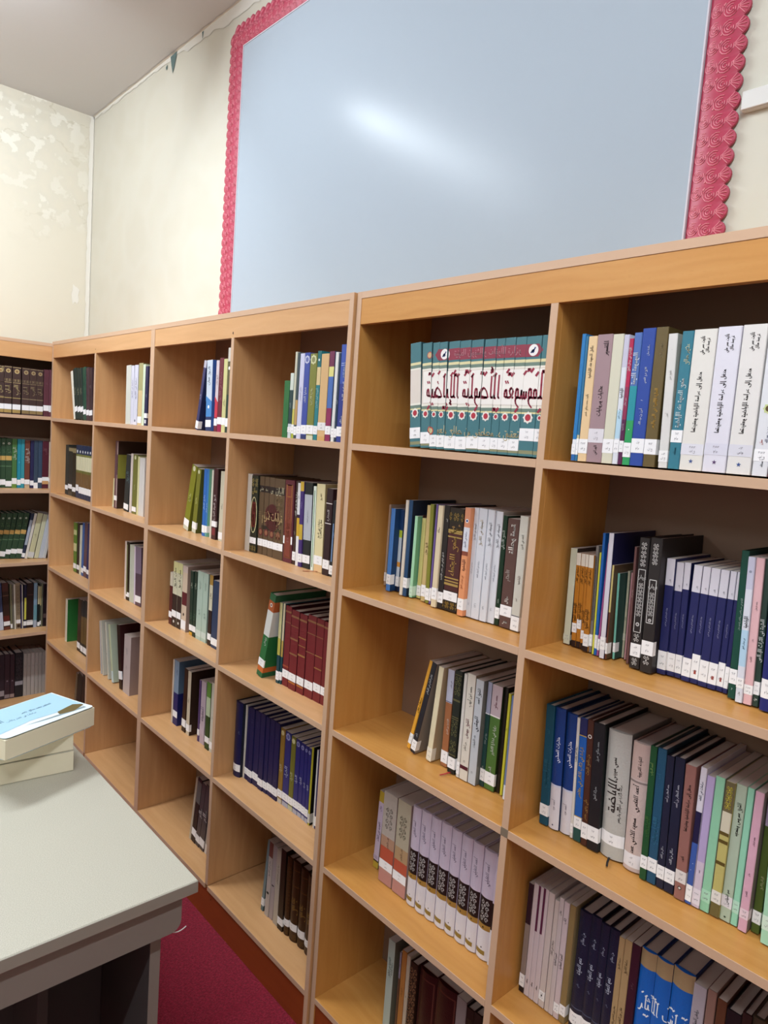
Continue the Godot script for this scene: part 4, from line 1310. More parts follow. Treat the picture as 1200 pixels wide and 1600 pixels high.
	bk(0.6894, -0.0833, 0.0066, 0.2477, 0.041, "dad5cd", "V.9-.5@0x.7#4a4038=رسالة_الحج_والعمرة k.04-.12", "very slim cream booklet with tiny brown writing")
	bk(0.6977, -0.0817, 0.0171, 0.2513, 0.044, "1d5cae", "H b.86-1#23285a b.0-.2#1d4d49 c#1c2c50 L.86x.3#c9a64a L.2x.3#c9a64a V.77-.35@0x.5#d3b04c=قراءة_في_كتاب_النظر_في_مختصر k.105-.2", "blue hardback with golden writing and navy top")
	bk(0.7160, -0.0807, 0.0139, 0.2538, 0.047, "4b2a20", "H D.87x.6#f0ece6=#3a2a24 V.77-.52@0x.5#b08a4c=من_مناهج_البحث V.42-.15@0x.55#b08a4c=علي_يحيى_معمر k.055-.18", "chocolate brown hardback with a white round emblem")
	bk(0.7309, -0.0788, 0.0243, 0.2542, 0.047, "1a1b1f", "H c#15161a V.88-.68@0x.26#b9bcc0=محمد_صالح_حريز V.54-.36@0x.26#b9bcc0=معركة_الحق k.07-.185", "black hardback with small white writing")
	bk(0.7551, -0.0823, 0.0485, 0.2496, 0.037, "b9b6b0", "r c#77706c V.8-.62@-.1x.24#3a3430=فهمي_هويدي V.62-.36@-.1x.5#2b2624=الإباضية V.6-.3@.5x.12#4a4440=دراسة_مركزة_في_أصولهم_وتاريخهم k.105-.2 Y.012#1a1414", "very thick pale grey book with large black calligraphy")
	bk(0.8063, -0.0795, 0.0345, 0.2463, 0.024, "c6b2ac", "r c#8a6c66 b.72-1#c4aaa2 L.7x.6#8a7a76 V.9-.74@.1x.5#211a1a=القيادة_التربوية V.68-.46@0x.3#211a1a=أحمد_القطري V.42-.14@0x.3#211a1a=مسعود_الكندي_حمد k.03-.135#e4dfe2 g#a89a96", "thick pinkish beige book with bold black title")
	bk(0.8442, -0.0745, 0.0130, 0.2531, 0.026, "1a4c2c", "H c#15301f V.92-.74@0x.4#9cb46a=أحمد_السياب V.52-.28@0x.5#4d7a3c=الإمام_أبو_يعقوب k.085-.18", "dark green hardback with pale green writing")
	bk(0.8572, -0.0764, 0.0172, 0.2538, 0.026, "1d4f6b", "H c#16303f V.85-.74@0x.35#3c7a98=أحمد V.5-.28@0x.5#3c7a98=الإمام_أبو_يعقوب k.085-.185", "dark teal-blue hardback with faint blue writing")
	bk(0.8752, -0.0770, 0.0141, 0.2464, 0.030, "1b1d35", "H c#14141f V.88-.56@.1x.3#d9dae6=محمد_المختار_بن_أحمد V.36-.18@0x.3#d9dae6=مسائل_من_الفقه k.07-.17", "navy-black hardback with white writing, left of two")
	bk(0.8898, -0.0770, 0.0182, 0.2496, 0.026, "1b1d35", "H c#14141f V.88-.56@.1x.3#d9dae6=محمد_المختار_بن_أحمد V.36-.18@0x.3#d9dae6=مسائل_من_الفقه k.07-.17", "navy-black hardback with white writing, right of two")
	bk(0.9104, -0.0738, 0.0189, 0.2454, 0.026, "93655e", "V.92-.45@.1x.36#221618=مدخل_إلى_دراسة_الإباضية_وعقيدتها V.36-.25@.1x.26#221618=تأليف k.125-.215#dcd5d2 D.085x.36#221618=#d9d0c8", "dusty rose paperback with bold black writing")
	bk(0.9293, -0.0759, 0.0109, 0.2498, 0.000, "d8d3de", "b.0-.68#3b5aa4 b.45-.68#1f2140 V.96-.7@0x.5#50506c=دراسات_في_الفقه D.3@.2x.1#ffffff D.25@-.2x.1#ffffff k.02-.14", "slim paperback, white above dark blue")
	bk(0.9405, -0.0775, 0.0138, 0.2390, 0.000, "b4a3cc", "b.0-.35#cdbfd0 V.35-.2@0x.3#8a7f9c=حمد k.02-.14#e0d8e2", "lavender paperback fading to pale pink")
	bk(0.9543, -0.0791, 0.0157, 0.2434, 0.000, "8fc9a6", "c#8a8a84 k.07-.16#a9d8bc", "plain mint green paperback, left of two mint ones")
	bk(0.9706, -0.0800, 0.0159, 0.2412, 0.000, "bcb26c", "b.0-.1#6a5f38 b.62-.78#d3ccb4 b.78-1#6d6346 A.8-.97x.5#d9c94a L.56x1#5a4a20 L.4x1#5a4a20 L.62x1#5a4a20 k.1-.19#e0dcd6", "paperback with a yellow and brown panelled picture")
	bk(0.9865, -0.0834, 0.0174, 0.2424, 0.000, "adbda8", "V.95-.55@.1x.42#20241f=الشيخ_عمروس_ومنهجه V.26-.1@0x.3#20241f=حمو_الشيهاني k.1-.185#dcd8dc D.03x.2#3a4a3a", "grey-green paperback with bold black title")
	bk(1.0042, -0.0845, 0.0110, 0.2428, 0.000, "94d0b2", "k.09-.18#b4dcc6", "plain mint green paperback, right of two mint ones")
	bk(1.0175, -0.0808, 0.0141, 0.2436, 0.000, "d6a8ba", "c#8a7a74 V.72-.58@.1x.26#7a5468=محمد_قرقش V.44-.38@0x.22#7a5468=عمان V.34-.2@0x.26#7a5468=القاهرة k.09-.16#e4cdd6", "pink paperback with small grey writing")
	bk(1.0330, -0.0950, 0.0133, 0.2328, 0.000, "4b5c2a", "b.8-1#a996b0 c#3f4c24 V.6-.16@.2x.3#b9b48a=الإسلام_والتاريخ k.07-.165", "olive green paperback with a lilac top")
	bk(1.0540, -0.0784, 0.0164, 0.2392, 0.026, "a8d8ba", "V.75-.5@0x.3#4a6a58=الإباضية k.1-.2#d4ead9", "pale mint paperback at the picture's edge")
	row("nr4", "fourth shelf, near bookcase right column", true)
	bk(0.6095, -0.0780, 0.0125, 0.2475, 0.000, "8c7c74", "b.63-1#2e1a2a b.0-.05#1a1416 k.05-.165", "slim grey booklet with a dark top and black foot")
	bk(0.6228, -0.0780, 0.0122, 0.2540, 0.000, "cfc1c4", "V.16-.1@0x.4#6a5a5c=مسقط", "slim off-white booklet beside the dark-topped one")
	bk(0.6350, -0.0780, 0.0123, 0.2542, 0.000, "cbbcc0", "R.6-1@-.55x.25#5a2440 V.16-.1@0x.4#6a5a5c=مسقط", "slim off-white booklet with a maroon top, left of two")
	bk(0.6473, -0.0780, 0.0122, 0.2555, 0.000, "cfc0c2", "V.16-.1@0x.4#6a5a5c=مسقط R.6-1@-.55x.25#5a2440", "slim off-white booklet with a maroon top, right of two")
	bk(0.6601, -0.0780, 0.0139, 0.2546, 0.000, "cdbfba", "k.06-.14 D.1x.3#2a2628", "slim off-white booklet with a small black emblem")
	bk(0.6753, -0.0780, 0.0103, 0.2459, 0.000, "cdbfb9", "V.7-.45@0x.5#4a3e3c=دراسات_في_الفكر", "slim creamy booklet with tiny dark writing")
	bk(0.6856, -0.0780, 0.0107, 0.2571, 0.000, "cabdbc", "V.95-.8@0x.5#3a3032=عمان V.6-.35@0x.5#3a3032=السيرة_العمانية", "slim pale booklet with two short dark lines")
	bk(0.6969, -0.0780, 0.0129, 0.2545, 0.000, "ccbabd", "V.9-.78@0x.5#3a3032=كتاب V.6-.38@0x.5#3a3032=السيرة_العمانية k.05-.13", "pale pinkish paperback left of the brown one")
	bk(0.7103, -0.0780, 0.0137, 0.2561, 0.000, "8b744c", "k.06-.15 c#a8946c", "brownish tan paperback beside four navy volumes")
	bk(0.7317, -0.0780, 0.0265, 0.2574, 0.000, "1c2036", "r c#10131f V.87-.7@.1x.3#8f95a8=من_معالم V.62-.48@0x.45#aab0c0=نحو_الحياة V.46-.32@0x.2#6a7088=علي L.2x.4#4a5068 k.06-.16", "navy volume, first of four alike")
	bk(0.7582, -0.0780, 0.0214, 0.2613, 0.000, "1c2036", "r c#10131f V.87-.7@.1x.3#8f95a8=من_معالم V.62-.48@0x.45#aab0c0=نحو_الحياة V.46-.32@0x.2#6a7088=علي L.2x.4#4a5068 k.06-.16", "navy volume, second of four alike")
	bk(0.7796, -0.0780, 0.0186, 0.2577, 0.000, "1c2036", "r c#10131f V.87-.7@.1x.3#8f95a8=من_معالم V.62-.48@0x.45#aab0c0=نحو_الحياة V.46-.32@0x.2#6a7088=علي L.2x.4#4a5068 k.06-.16", "navy volume, third of four alike")
	bk(0.7982, -0.0780, 0.0208, 0.2586, 0.000, "1c2036", "r c#10131f V.87-.7@.1x.3#8f95a8=من_معالم V.62-.48@0x.45#aab0c0=نحو_الحياة V.46-.32@0x.2#6a7088=علي L.2x.4#4a5068 k.06-.16", "navy volume, last of four alike")
	bk(0.8190, -0.0780, 0.0119, 0.2528, 0.000, "a98d66", "V.88-.7@0x.4#4a3624=دراسة_التاريخ V.5-.2@0x.4#4a3624=عمان_بين_الماضي_والحاضر", "slim tan paperback right of the navy volumes")
	bk(0.8310, -0.0780, 0.0146, 0.2553, 0.000, "a98d66", "V.88-.7@0x.4#4a3624=دراسة_التاريخ V.5-.2@0x.4#4a3624=عمان_بين_الماضي_والحاضر", "second slim tan paperback beside the maroon one")
	bk(0.8456, -0.0780, 0.0167, 0.2565, 0.000, "3a1728", "V.85-.5@0x.2#7a5a68=في_التاريخ V.36-.14@0x.5#d9c0cc=الحق_البين", "dark maroon paperback left of the blue set")
	bk(0.8627, -0.0780, 0.0300, 0.2577, 0.000, "1a61b8", "r b.87-1#a38b68 c#1a2c56 V.3-.12@0x.2#0f3f86=تأليف_الشيخ", "bright blue volume with tan top, left of three")
	bk(0.8927, -0.0780, 0.0306, 0.2576, 0.000, "1a61b8", "r b.87-1#a38b68 c#1a2c56 V.3-.12@0x.2#0f3f86=تأليف_الشيخ", "bright blue volume with tan top, middle of three")
	bk(0.9233, -0.0780, 0.0390, 0.2601, 0.000, "1a61b8", "r b.87-1#a38b68 c#1a2c56 V.3-.12@0x.2#0f3f86=تأليف_الشيخ", "bright blue volume with tan top, right of three")
	bk(0.9623, -0.0780, 0.0222, 0.2541, 0.000, "a89fa8", "c#8f7674 V.88-.6@-.1x.3#2a2428=رياض_الصالحين", "pale grey paperback with black writing")
	bk(0.9858, -0.0780, 0.0154, 0.2588, 0.000, "8a6a60", "", "pinkish brown paperback beside the grey one")
	bk(1.0029, -0.0780, 0.0157, 0.2528, 0.000, "5c3a2a", "", "reddish brown paperback")
	bk(1.0189, -0.0780, 0.0243, 0.2448, 0.000, "1a1216", "H", "black hardback right of the brown ones")
	bk(1.0432, -0.0780, 0.0155, 0.2552, 0.000, "2c1a1a", "H T.8x.3#6a5a4a=علم", "dark brown hardback near the picture's corner")
	bk(1.0587, -0.0780, 0.0187, 0.2595, 0.000, "3c3228", "r A.2-.8x.4#5a4a3a", "dark olive leather volume in the picture's corner")
	row("nl2", "second shelf, near bookcase left column", true)
	bk(0.0334, -0.1285, 0.0074, 0.2183, 0.000, "b59c88", "k.05-.16", "tall slim beige booklet at the left end")
	bk(0.0839, -0.0901, 0.0156, 0.2150, 0.000, "4a80c6", "c#1f3f68 k.08-.2", "light blue paperback beside the tall beige booklet")
	bk(0.0995, -0.1086, 0.0120, 0.2132, 0.000, "1f3d68", "b.18-.3#c8d2dc b.3-.36#e09a40 b.36-.66#c9d4dc b.66-.75#b4c43c b.0-.06#141c30 k.06-.18", "dark blue paperback with a picture of white pencils")
	bk(0.1371, -0.0883, 0.0108, 0.2425, 0.000, "dcd3c4", "c#cfc6b4", "tall cream paperback beside the navy one")
	bk(0.1479, -0.0898, 0.0136, 0.2437, 0.000, "24476e", "c#222c3c k.085-.19", "tall navy paperback, cover dark and wide")
	bk(0.1680, -0.0937, 0.0105, 0.2060, 0.000, "a6d8b2", "c#70a882 k.02-.14#c9e6d0", "short mint green paperback")
	bk(0.1786, -0.1101, 0.0024, 0.2087, 0.000, "4a3028", "V.9-.4@0x.6#b9a08a=دراسات k.05-.18", "short slim dark brown paperback")
	bk(0.1810, -0.1065, 0.0137, 0.2020, 0.000, "cbc47c", "k.03-.16", "short pale yellow-green paperback")
	bk(0.2094, -0.0935, 0.0145, 0.2378, 0.006, "c4ac76", "V.65-.45@.1x.5#5a4424=تاريخ_عمان k.05-.17", "tan paperback with short brown writing")
	bk(0.2295, -0.0884, 0.0124, 0.2425, 0.027, "7f8030", "c#5c5f28 k.03-.15", "olive green paperback left of a purple one")
	bk(0.2433, -0.0878, 0.0060, 0.2443, 0.000, "6b5694", "k.03-.16", "very slim purple booklet")
	bk(0.2624, -0.0749, 0.0164, 0.2440, 0.000, "dacaaa", "V.82-.7@0x.4#6a5a48=رسالة k.075-.19", "cream paperback left of the black one")
	bk(0.2788, -0.0790, 0.0178, 0.2467, 0.000, "24201e", "V.96-.75@.4x.26#d9d6d0=أحمد V.66-.16@-.1x.3#e0ddd8=الدليل_الوافي_على_مذهب_الإباضية k.055-.16", "black paperback with thin white writing")
	bk(0.2966, -0.0796, 0.0439, 0.2437, 0.000, "281e1c", "H B.2-.78#4a2522 b.86-.97#2a2418 A.875-.955x.9#a88a4a T.81x.4#b08a50=شرح L.78x.9#a98d4c L.76x.5#a98d4c L.72x.5#a98d4c V.72-.34@0x.7#b8924e=منهج_الاجتهاد L.32x.5#a98d4c L.29x.5#a98d4c L.26x.9#a98d4c k.1-.19 A.02-.09x.9#b08c3c", "thick black and maroon volume with golden bands and calligraphy")
	bk(0.3497, -0.0712, 0.0184, 0.2497, 0.000, "e09668", "b.82-1#cf8a68 b.6-.82#d9dae2 b.56-.6#8a4a3a D.88x.5#f0f0f0=#2a3a7a V.78-.63@0x.4#5a628c=دراسة_في_الأصول V.54-.4@.1x.5#4a1c2c=الإباضية V.4-.22@-.1x.3#b05a30=في_ميدان_الحق k.055-.16", "orange and white paperback with a blue emblem")
	bk(0.3681, -0.0822, 0.0139, 0.2513, 0.000, "d3d5dc", "V.9-.66@.1x.4#8a8c94=الوسيط_في_التاريخ V.6-.3@-.1x.24#8f94a2=دراسة_في_أصول_الفقه V.16-.08@0x.3#8a8c94=123", "white volume with grey writing, first of four alike")
	bk(0.3831, -0.0815, 0.0236, 0.2522, 0.000, "d3d5dc", "V.9-.66@-.1x.36#b9a888=الوسيط_في_التاريخ V.6-.3@-.1x.2#8f94a2=دراسة_في_أصول_الفقه V.16-.08@0x.3#8a8c94=124", "white volume with yellowish title, second of four alike")
	bk(0.4084, -0.0817, 0.0194, 0.2520, 0.000, "d3d5dc", "V.9-.66@.1x.4#8a8c94=الوسيط_في_التاريخ V.6-.3@-.1x.24#8f94a2=دراسة_في_أصول_الفقه V.16-.08@0x.3#8a8c94=125", "white volume with grey writing, third of four alike")
	bk(0.4279, -0.0859, 0.0196, 0.2509, 0.000, "d3d5dc", "c#a8a098 V.9-.66@.1x.4#8a8c94=الوسيط_في_التاريخ V.6-.3@-.1x.24#8f94a2=دراسة_في_أصول_الفقه V.16-.08@0x.3#8a8c94=126", "white volume with grey writing, last of four alike")
	bk(0.4477, -0.0868, 0.0119, 0.2437, 0.000, "15301e", "V.88-.68@0x.6#c9d0c4=المنهج_الأصولي V.3-.14@0x.5#c9d0c4=محمد k.06-.16", "slim dark green paperback with white writing")
	bk(0.4627, -0.0849, 0.0306, 0.2400, 0.000, "5b423c", "V.95-.68@.1x.5#f0ece4=قسمة_وصلاة V.58-.38@-.1x.3#b9b0a8=الأحكام V.29-.22@0x.4#f0ece4=سؤال k.105-.205 T.06x.4#f0ece4=سر", "brown mottled paperback with bold white calligraphy")
	bk(0.4948, -0.0838, 0.0220, 0.2496, 0.000, "cbc9be", "V.9-.65@.1x.26#6a685c=الفقه_في_الدين V.55-.34@.1x.3#9a8a84=الإباضية V.34-.2@-.1x.2#9a8a84=أحمد L.13x.3#555566 k.005-.125", "pale grey paperback at the row's right end")
	row("nl3", "third shelf, near bookcase left column", true)
	bk(0.2073, -0.0885, 0.0109, 0.2483, -0.225, "e2a236", "c#b8862c V.6-.4@0x.8#241a10=دراسات_عمان k.055-.17", "slim yellow paperback leaning right at the row's end")
	bk(0.2297, -0.0784, 0.0161, 0.2495, -0.207, "24262c", "c#8a8078 V.92-.62@.1x.4#d0d2d6=نظام_الحكم_في_الإسلام V.3-.1@0x.4#d0d2d6=بكير k.03-.14", "slim black paperback leaning right, white writing")
	bk(0.2827, -0.0814, 0.0164, 0.2414, -0.075, "dfd3b2", "c#b49c7a k.01-.14#e8e0cf", "cream paperback leaning slightly, brown side showing")
	bk(0.3204, -0.0929, 0.0209, 0.2397, 0.000, "a06540", "b.66-1#bdbdd0 L.67x.3#5a5a78 c#7a4c30 V.63-.2@.3x.26#e4d8cc=الإباضية_بين_الفرق V.95-.75@.3x.24#6a6a84=علي_يحيى k.035-.16", "brown paperback with a pale lilac top")
	bk(0.3533, -0.0810, 0.0225, 0.2481, 0.000, "1e231f", "H F.72-.96x.9#7a7448 F.55-.71x.9#7a7448 A.76-.95x.7#6a6844 A.36-.52x.7#6a6844 A.2-.33x.7#6a6844 F.18-.53x.9#7a7448 k.045-.155 Y-.006#b4202c", "black hardback with olive ornament panels")
	bk(0.3824, -0.0797, 0.0090, 0.2484, 0.000, "d3cfc8", "k.03-.15", "very slim white booklet")
	bk(0.3922, -0.0802, 0.0243, 0.2527, 0.000, "d7d0c4", "c#8a7664 V.92-.66@.1x.36#4a4844=محمد_ابن_أيوب V.58-.4@0x.5#8a4a54=الشيخ_بيوض V.4-.24@-.1x.26#6a6660=من_أعلام R.1-.135x.8#4c1424 V.2-.15@0x.3#4a4844=11", "cream paperback with a wine-red band near its foot")
	bk(0.4168, -0.0818, 0.0227, 0.2464, 0.000, "bdc1c6", "c#71736c V.93-.76@.1x.4#2a2c30=الشيخ_أحمد V.66-.5@0x.5#3a3c46=البوشري V.5-.32@-.1x.26#6a6c74=فقه_الأولويات V.14-.08@0x.3#5a5c64=11", "grey-blue paperback with black calligraphy")
	bk(0.4417, -0.0940, 0.0120, 0.2456, 0.000, "1c3f3b", "b.7-1#a2a6be L.7x.4#e0e0e0 V.62-.3@.1x.4#b9c4c0=رؤية_في_قضايا V.24-.12@0x.4#b9c4c0=عمان k.055-.17", "dark green paperback with a pale blue top")
	bk(0.4540, -0.0950, 0.0289, 0.2441, 0.000, "4a6c30", "b.71-1#bda9b0 L.705x.5#efe9e4 c#26301c V.95-.73@0x.26#7a3a48=محمد_صالح V.62-.34@.1x.3#e4e6d8=رؤية_في_قضايا_التعليم V.26-.12@0x.3#e4e6d8=ناصر k.05-.165", "olive green paperback with a pinkish top")
	bk(0.4829, -0.1024, 0.0102, 0.2443, 0.000, "201a14", "V.6-.2@0x.5#3f382c=تاريخ", "slim black paperback")
	bk(0.4968, -0.0992, 0.0071, 0.2345, 0.000, "c9c238", "V.8-.5@0x.5#3a3a20=عمان", "very slim yellow booklet")
	bk(0.5126, -0.0892, 0.0094, 0.2370, 0.000, "6b7ca6", "b.0-.14#d8dce4", "slim blue-grey booklet by the divider")
	row("nl4", "fourth shelf, near bookcase left column", true)
	bk(0.0935, -0.1088, 0.0203, 0.2208, -0.035, "c6b8cf", "b.86-1#bba23c b.08-.1#2a2420 b.0-.08#b9a03c V.6-.35@.1x.5#5a4a6a=التجديد_في_الفكر V.85-.7@0x.4#7a6a8a=عمان k.12-.16#b8aac6 c#9a8f6a", "slim lilac paperback, yellow at top and foot")
	bk(0.1452, -0.0827, 0.0505, 0.2472, 0.000, "b1a69c", "b.12-.24#b8887e b.24-.4#b6543e b.4-.52#b08a72 c#a08a80 A.6-.85x.4#8f857c V.52-.4@.1x.2#6a4a40=كتاب_الأحكام k.155-.25 b.0-.12#b9847c", "thick grey book fading to red, left of two alike")
	bk(0.2001, -0.0812, 0.0483, 0.2499, 0.000, "b1a690", "b.12-.24#b8887e b.24-.36#b6543e b.36-.5#b0906c c#a08a80 A.6-.85x.4#8f8570 V.5-.38@.1x.2#6a4a40=كتاب_الأحكام k.14-.235 b.0-.12#b9847c", "thick grey book fading to red, right of two alike")
	bk(0.2545, -0.0775, 0.0287, 0.2580, 0.000, "c6b9ca", "r b.325-.57#221c1c b.275-.325#a27b38 b.0-.275#dad5da V.88-.68@0x.3#7a6e80=أحمد_الخليلي A.35-.55x.5#a8a2a0 D.3x.12#3a2a14 R.045-.085@-.2x.4#8f7434 D.11x.1#3a3030", "white, black and gold volume, first of eight alike")
	bk(0.2860, -0.0761, 0.0326, 0.2616, 0.000, "c6b9ca", "r b.325-.57#221c1c b.275-.325#a27b38 b.0-.275#dad5da V.88-.68@0x.3#7a6e80=أحمد_الخليلي A.35-.55x.5#a8a2a0 D.3x.12#3a2a14 R.045-.085@-.2x.4#8f7434 D.11x.1#3a3030", "white, black and gold volume, second of eight alike")
	bk(0.3192, -0.0768, 0.0317, 0.2610, 0.000, "c6b9ca", "r b.325-.57#221c1c b.275-.325#a27b38 b.0-.275#dad5da V.88-.68@0x.3#7a6e80=أحمد_الخليلي A.35-.55x.5#a8a2a0 D.3x.12#3a2a14 R.045-.085@-.2x.4#8f7434 D.11x.1#3a3030", "white, black and gold volume, third of eight alike")
	bk(0.3516, -0.0777, 0.0328, 0.2622, 0.000, "c6b9ca", "r b.325-.57#221c1c b.275-.325#a27b38 b.0-.275#dad5da V.88-.68@0x.3#7a6e80=أحمد_الخليلي A.35-.55x.5#a8a2a0 R.045-.085@-.2x.4#8f7434", "white, black and gold volume, fourth of eight alike")
	bk(0.3847, -0.0791, 0.0304, 0.2608, 0.000, "c6b9ca", "r b.325-.57#221c1c b.275-.325#a27b38 b.0-.275#dad5da V.88-.68@0x.3#7a6e80=أحمد_الخليلي A.35-.55x.5#a8a2a0 D.3x.12#3a2a14 R.045-.085@-.2x.4#8f7434 D.11x.1#3a3030", "white, black and gold volume, fifth of eight alike")
	bk(0.4170, -0.0787, 0.0318, 0.2610, 0.000, "c6b9ca", "r b.325-.57#221c1c b.275-.325#a27b38 b.0-.275#dad5da V.88-.68@0x.3#7a6e80=أحمد_الخليلي A.35-.55x.5#a8a2a0 D.3x.12#3a2a14 R.045-.085@-.2x.4#8f7434 D.11x.1#3a3030", "white, black and gold volume, sixth of eight alike")
	bk(0.4494, -0.0796, 0.0316, 0.2607, 0.000, "c6b9ca", "r b.325-.57#221c1c b.275-.325#a27b38 b.0-.275#dad5da V.88-.68@0x.3#7a6e80=أحمد_الخليلي A.35-.55x.5#a8a2a0 D.3x.12#3a2a14 R.045-.085@-.2x.4#8f7434 D.11x.1#3a3030", "white, black and gold volume, seventh of eight alike")
	bk(0.4812, -0.0810, 0.0363, 0.2588, 0.000, "c6b9ca", "r b.325-.57#221c1c b.275-.325#a27b38 b.0-.275#dad5da V.88-.68@0x.3#7a6e80=أحمد_الخليلي A.35-.55x.5#a8a2a0 D.3x.12#3a2a14 R.045-.085@-.2x.4#8f7434 D.11x.1#3a3030", "white, black and gold volume, last of eight alike")
	bk(0.5196, -0.0801, 0.0083, 0.2589, 0.000, "c6b9ca", "b.325-.57#221c1c b.0-.325#d9d4d8", "white book squeezed between the set and the divider")
	row("nl5", "bottom shelf, near bookcase left column", true)
	bk(0.2012, -0.0850, 0.0253, 0.2515, 0.000, "a9b6ac", "c#6f6c5c V.9-.5@-.2x.3#4a524c=الإباضية_في_الخليج V.9-.5@.5x.3#4a524c=دراسة_مركزة", "pale green paperback at the left end")
	bk(0.2453, -0.0850, 0.0066, 0.2411, 0.000, "5c4030", "b.7-1#8b8292 V.95-.75@0x.6#4a4458=عمان", "slim booklet, lilac above brown")
	bk(0.2528, -0.0850, 0.0174, 0.2521, 0.000, "a87038", "V.8-.3@0x.3#6a4420=تاريخ_عمان", "orange-brown paperback")
	bk(0.2709, -0.0850, 0.0122, 0.2494, 0.000, "b7a893", "V.8-.3@0x.3#6a5a44=رسالة", "slim cream paperback left of the ornate one")
	bk(0.2848, -0.0850, 0.0253, 0.2416, 0.000, "2c1614", "H A.1-.95x.8#8a6448", "black volume with tan ornament boxes")
	bk(0.3121, -0.0850, 0.0587, 0.2444, 0.000, "2f1514", "r F.1-.92x.5#5a3028", "thick dark maroon leather volume, left of two")
	bk(0.3709, -0.0850, 0.0694, 0.2495, 0.000, "2f1514", "r F.1-.92x.5#5a3028", "thick dark maroon leather volume, right of two")
	bk(0.4413, -0.0850, 0.0300, 0.2541, 0.000, "877c7c", "c#75686a V.85-.6@-.2x.2#4a4244=نشأة", "greyish lilac paperback")
	bk(0.4713, -0.0850, 0.0238, 0.2473, 0.000, "1e1212", "H A.4-.9x.5#4a3a28", "black hardback right of the lilac-grey one")
	bk(0.4951, -0.0850, 0.0227, 0.2504, 0.000, "241616", "H T.85x.4#5a4a44=د", "black hardback beside the divider")
	row("br1", "top shelf, middle bookcase right column", true)
	bk(0.8686, -0.0160, 0.0268, 0.1623, 0.000, "27693a", "", "short plain green paperback at the left end")
	bk(0.8968, -0.0160, 0.0171, 0.1829, 0.000, "243f40", "b.74-1#ccd3c8 b.0-.22#c4cdd2 V.7-.3@0x.5#8fa09c=الفقه k.09-.17", "short slim dark booklet, white above and below")
	bk(0.9152, -0.0160, 0.0108, 0.2417, 0.000, "c4c2ac", "b.14-.34#c6be5c b.0-.06#a8b43c k.055-.16", "slim cream and yellow paperback")
	bk(0.9274, -0.0160, 0.0121, 0.2396, 0.000, "37464e", "b.16-.45#b9935c k.04-.14", "slim dark slate booklet")
	bk(0.9402, -0.0160, 0.0212, 0.2361, 0.000, "c9c9e0", "V.8-.25@0x.3#8f90b4=مناهج_المجتهدين k.06-.15 c#a9a9c0", "slim lilac-white paperback")
	bk(0.9620, -0.0160, 0.0247, 0.2373, 0.000, "3c4c9c", "D.92x.9#c9cbe0=#6a70a8 V.6-.42@0x.5#d3d6ea=قضايا_الفقه k.06-.165 b.0-.05#2a3268", "blue paperback with a silver diamond at the top")
	bk(0.9877, -0.0160, 0.0315, 0.2337, 0.000, "7a7c3a", "D.93x.8#d0d0a4=#8a8a5a V.6-.4@0x.5#dcdcb4=حاشية_الترتيب k.065-.17 b.0-.05#c9c9b0", "olive green paperback with a pale diamond on top")
	bk(1.0208, -0.0160, 0.0172, 0.2396, 0.000, "26787f", "b.82-1#1c666a b.62-.82#d3bc8c D.9x.4#d9e0dc V.58-.36@0x.5#a9ccc8=أجوبة_ابن_خلفون k.065-.16", "teal paperback with a cream upper panel")
	bk(1.0388, -0.0160, 0.0339, 0.2311, 0.000, "d0ab7a", "c#79623f b.0-.05#caa066 k.12-.21#e4e0e0", "tan paperback with brown side")
	bk(1.0740, -0.0160, 0.0215, 0.2365, 0.000, "8a2855", "b.83-1#6c2a4c b.72-.83#d9d284 b.37-.72#456aac c#3a4258 k.075-.17", "maroon, yellow and blue banded paperback")
	bk(1.0996, -0.0160, 0.0129, 0.2333, 0.000, "d9d9d6", "k.05-.15", "slim white paperback near the right end")
	bk(1.1134, -0.0160, 0.0087, 0.2305, 0.000, "1f344c", "V.6-.3@0x.6#b9c4d0=السيرة k.05-.15", "slim dark navy paperback near the right end")
	bk(1.1230, -0.0160, 0.0337, 0.2516, 0.000, "3852a6", "b.0-.6#2c3a86 V.85-.62@-.1x.5#a9bce0=المعجم V.62-.42@.1x.6#eef0f8=الوسيط_في_التاريخ V.3-.16@0x.3#d9def0=مسقط k.06-.16", "tall blue paperback with white writing by the divider")
	row("br2", "second shelf, middle bookcase right column", true)
	bk(0.6077, -0.0702, 0.0277, 0.2501, 0.000, "d6d2ca", "c#8a6a5e", "slim white paperback at the left end")
	bk(0.6413, -0.0683, 0.0373, 0.2469, 0.024, "26281e", "H O.26-.72x.6#d9cf9c R.33-.66x.34#5c1f1c V.66-.32@0x.4#c9a85c=جوهر_النظام A.85-.97x.8#a8975c T.8x.5#b9a560=عمان k.115-.195 A.02-.09x.8#a8904c", "black volume with a golden oval frame")
	bk(0.6789, -0.0745, 0.0268, 0.2473, 0.026, "5c4833", "H b.8-.885#221c16 T.84x.5#d9cfae=حكمي V.75-.25@0x.8#7a6444=أأأأ k.11-.2", "brown patterned volume, first of four alike")
	bk(0.7057, -0.0764, 0.0264, 0.2478, 0.026, "5c4833", "H b.8-.885#221c16 V.75-.25@0x.8#7a6444=أأأأ k.11-.2 T.84x.5#d9cfae=سد", "brown patterned volume, second of four alike")
	bk(0.7350, -0.0755, 0.0298, 0.2483, 0.026, "5c4833", "H b.8-.885#221c16 V.75-.25@0x.8#7a6444=أأأأ k.11-.2 T.84x.5#d9cfae=بي", "brown patterned volume, third of four alike")
	bk(0.7658, -0.0755, 0.0545, 0.2479, 0.028, "5c4833", "H b.8-.885#221c16 A.2-.78x.5#7a6444 k.11-.2 T.84x.4#d9cfae=البيان", "brown patterned volume, last of four alike")
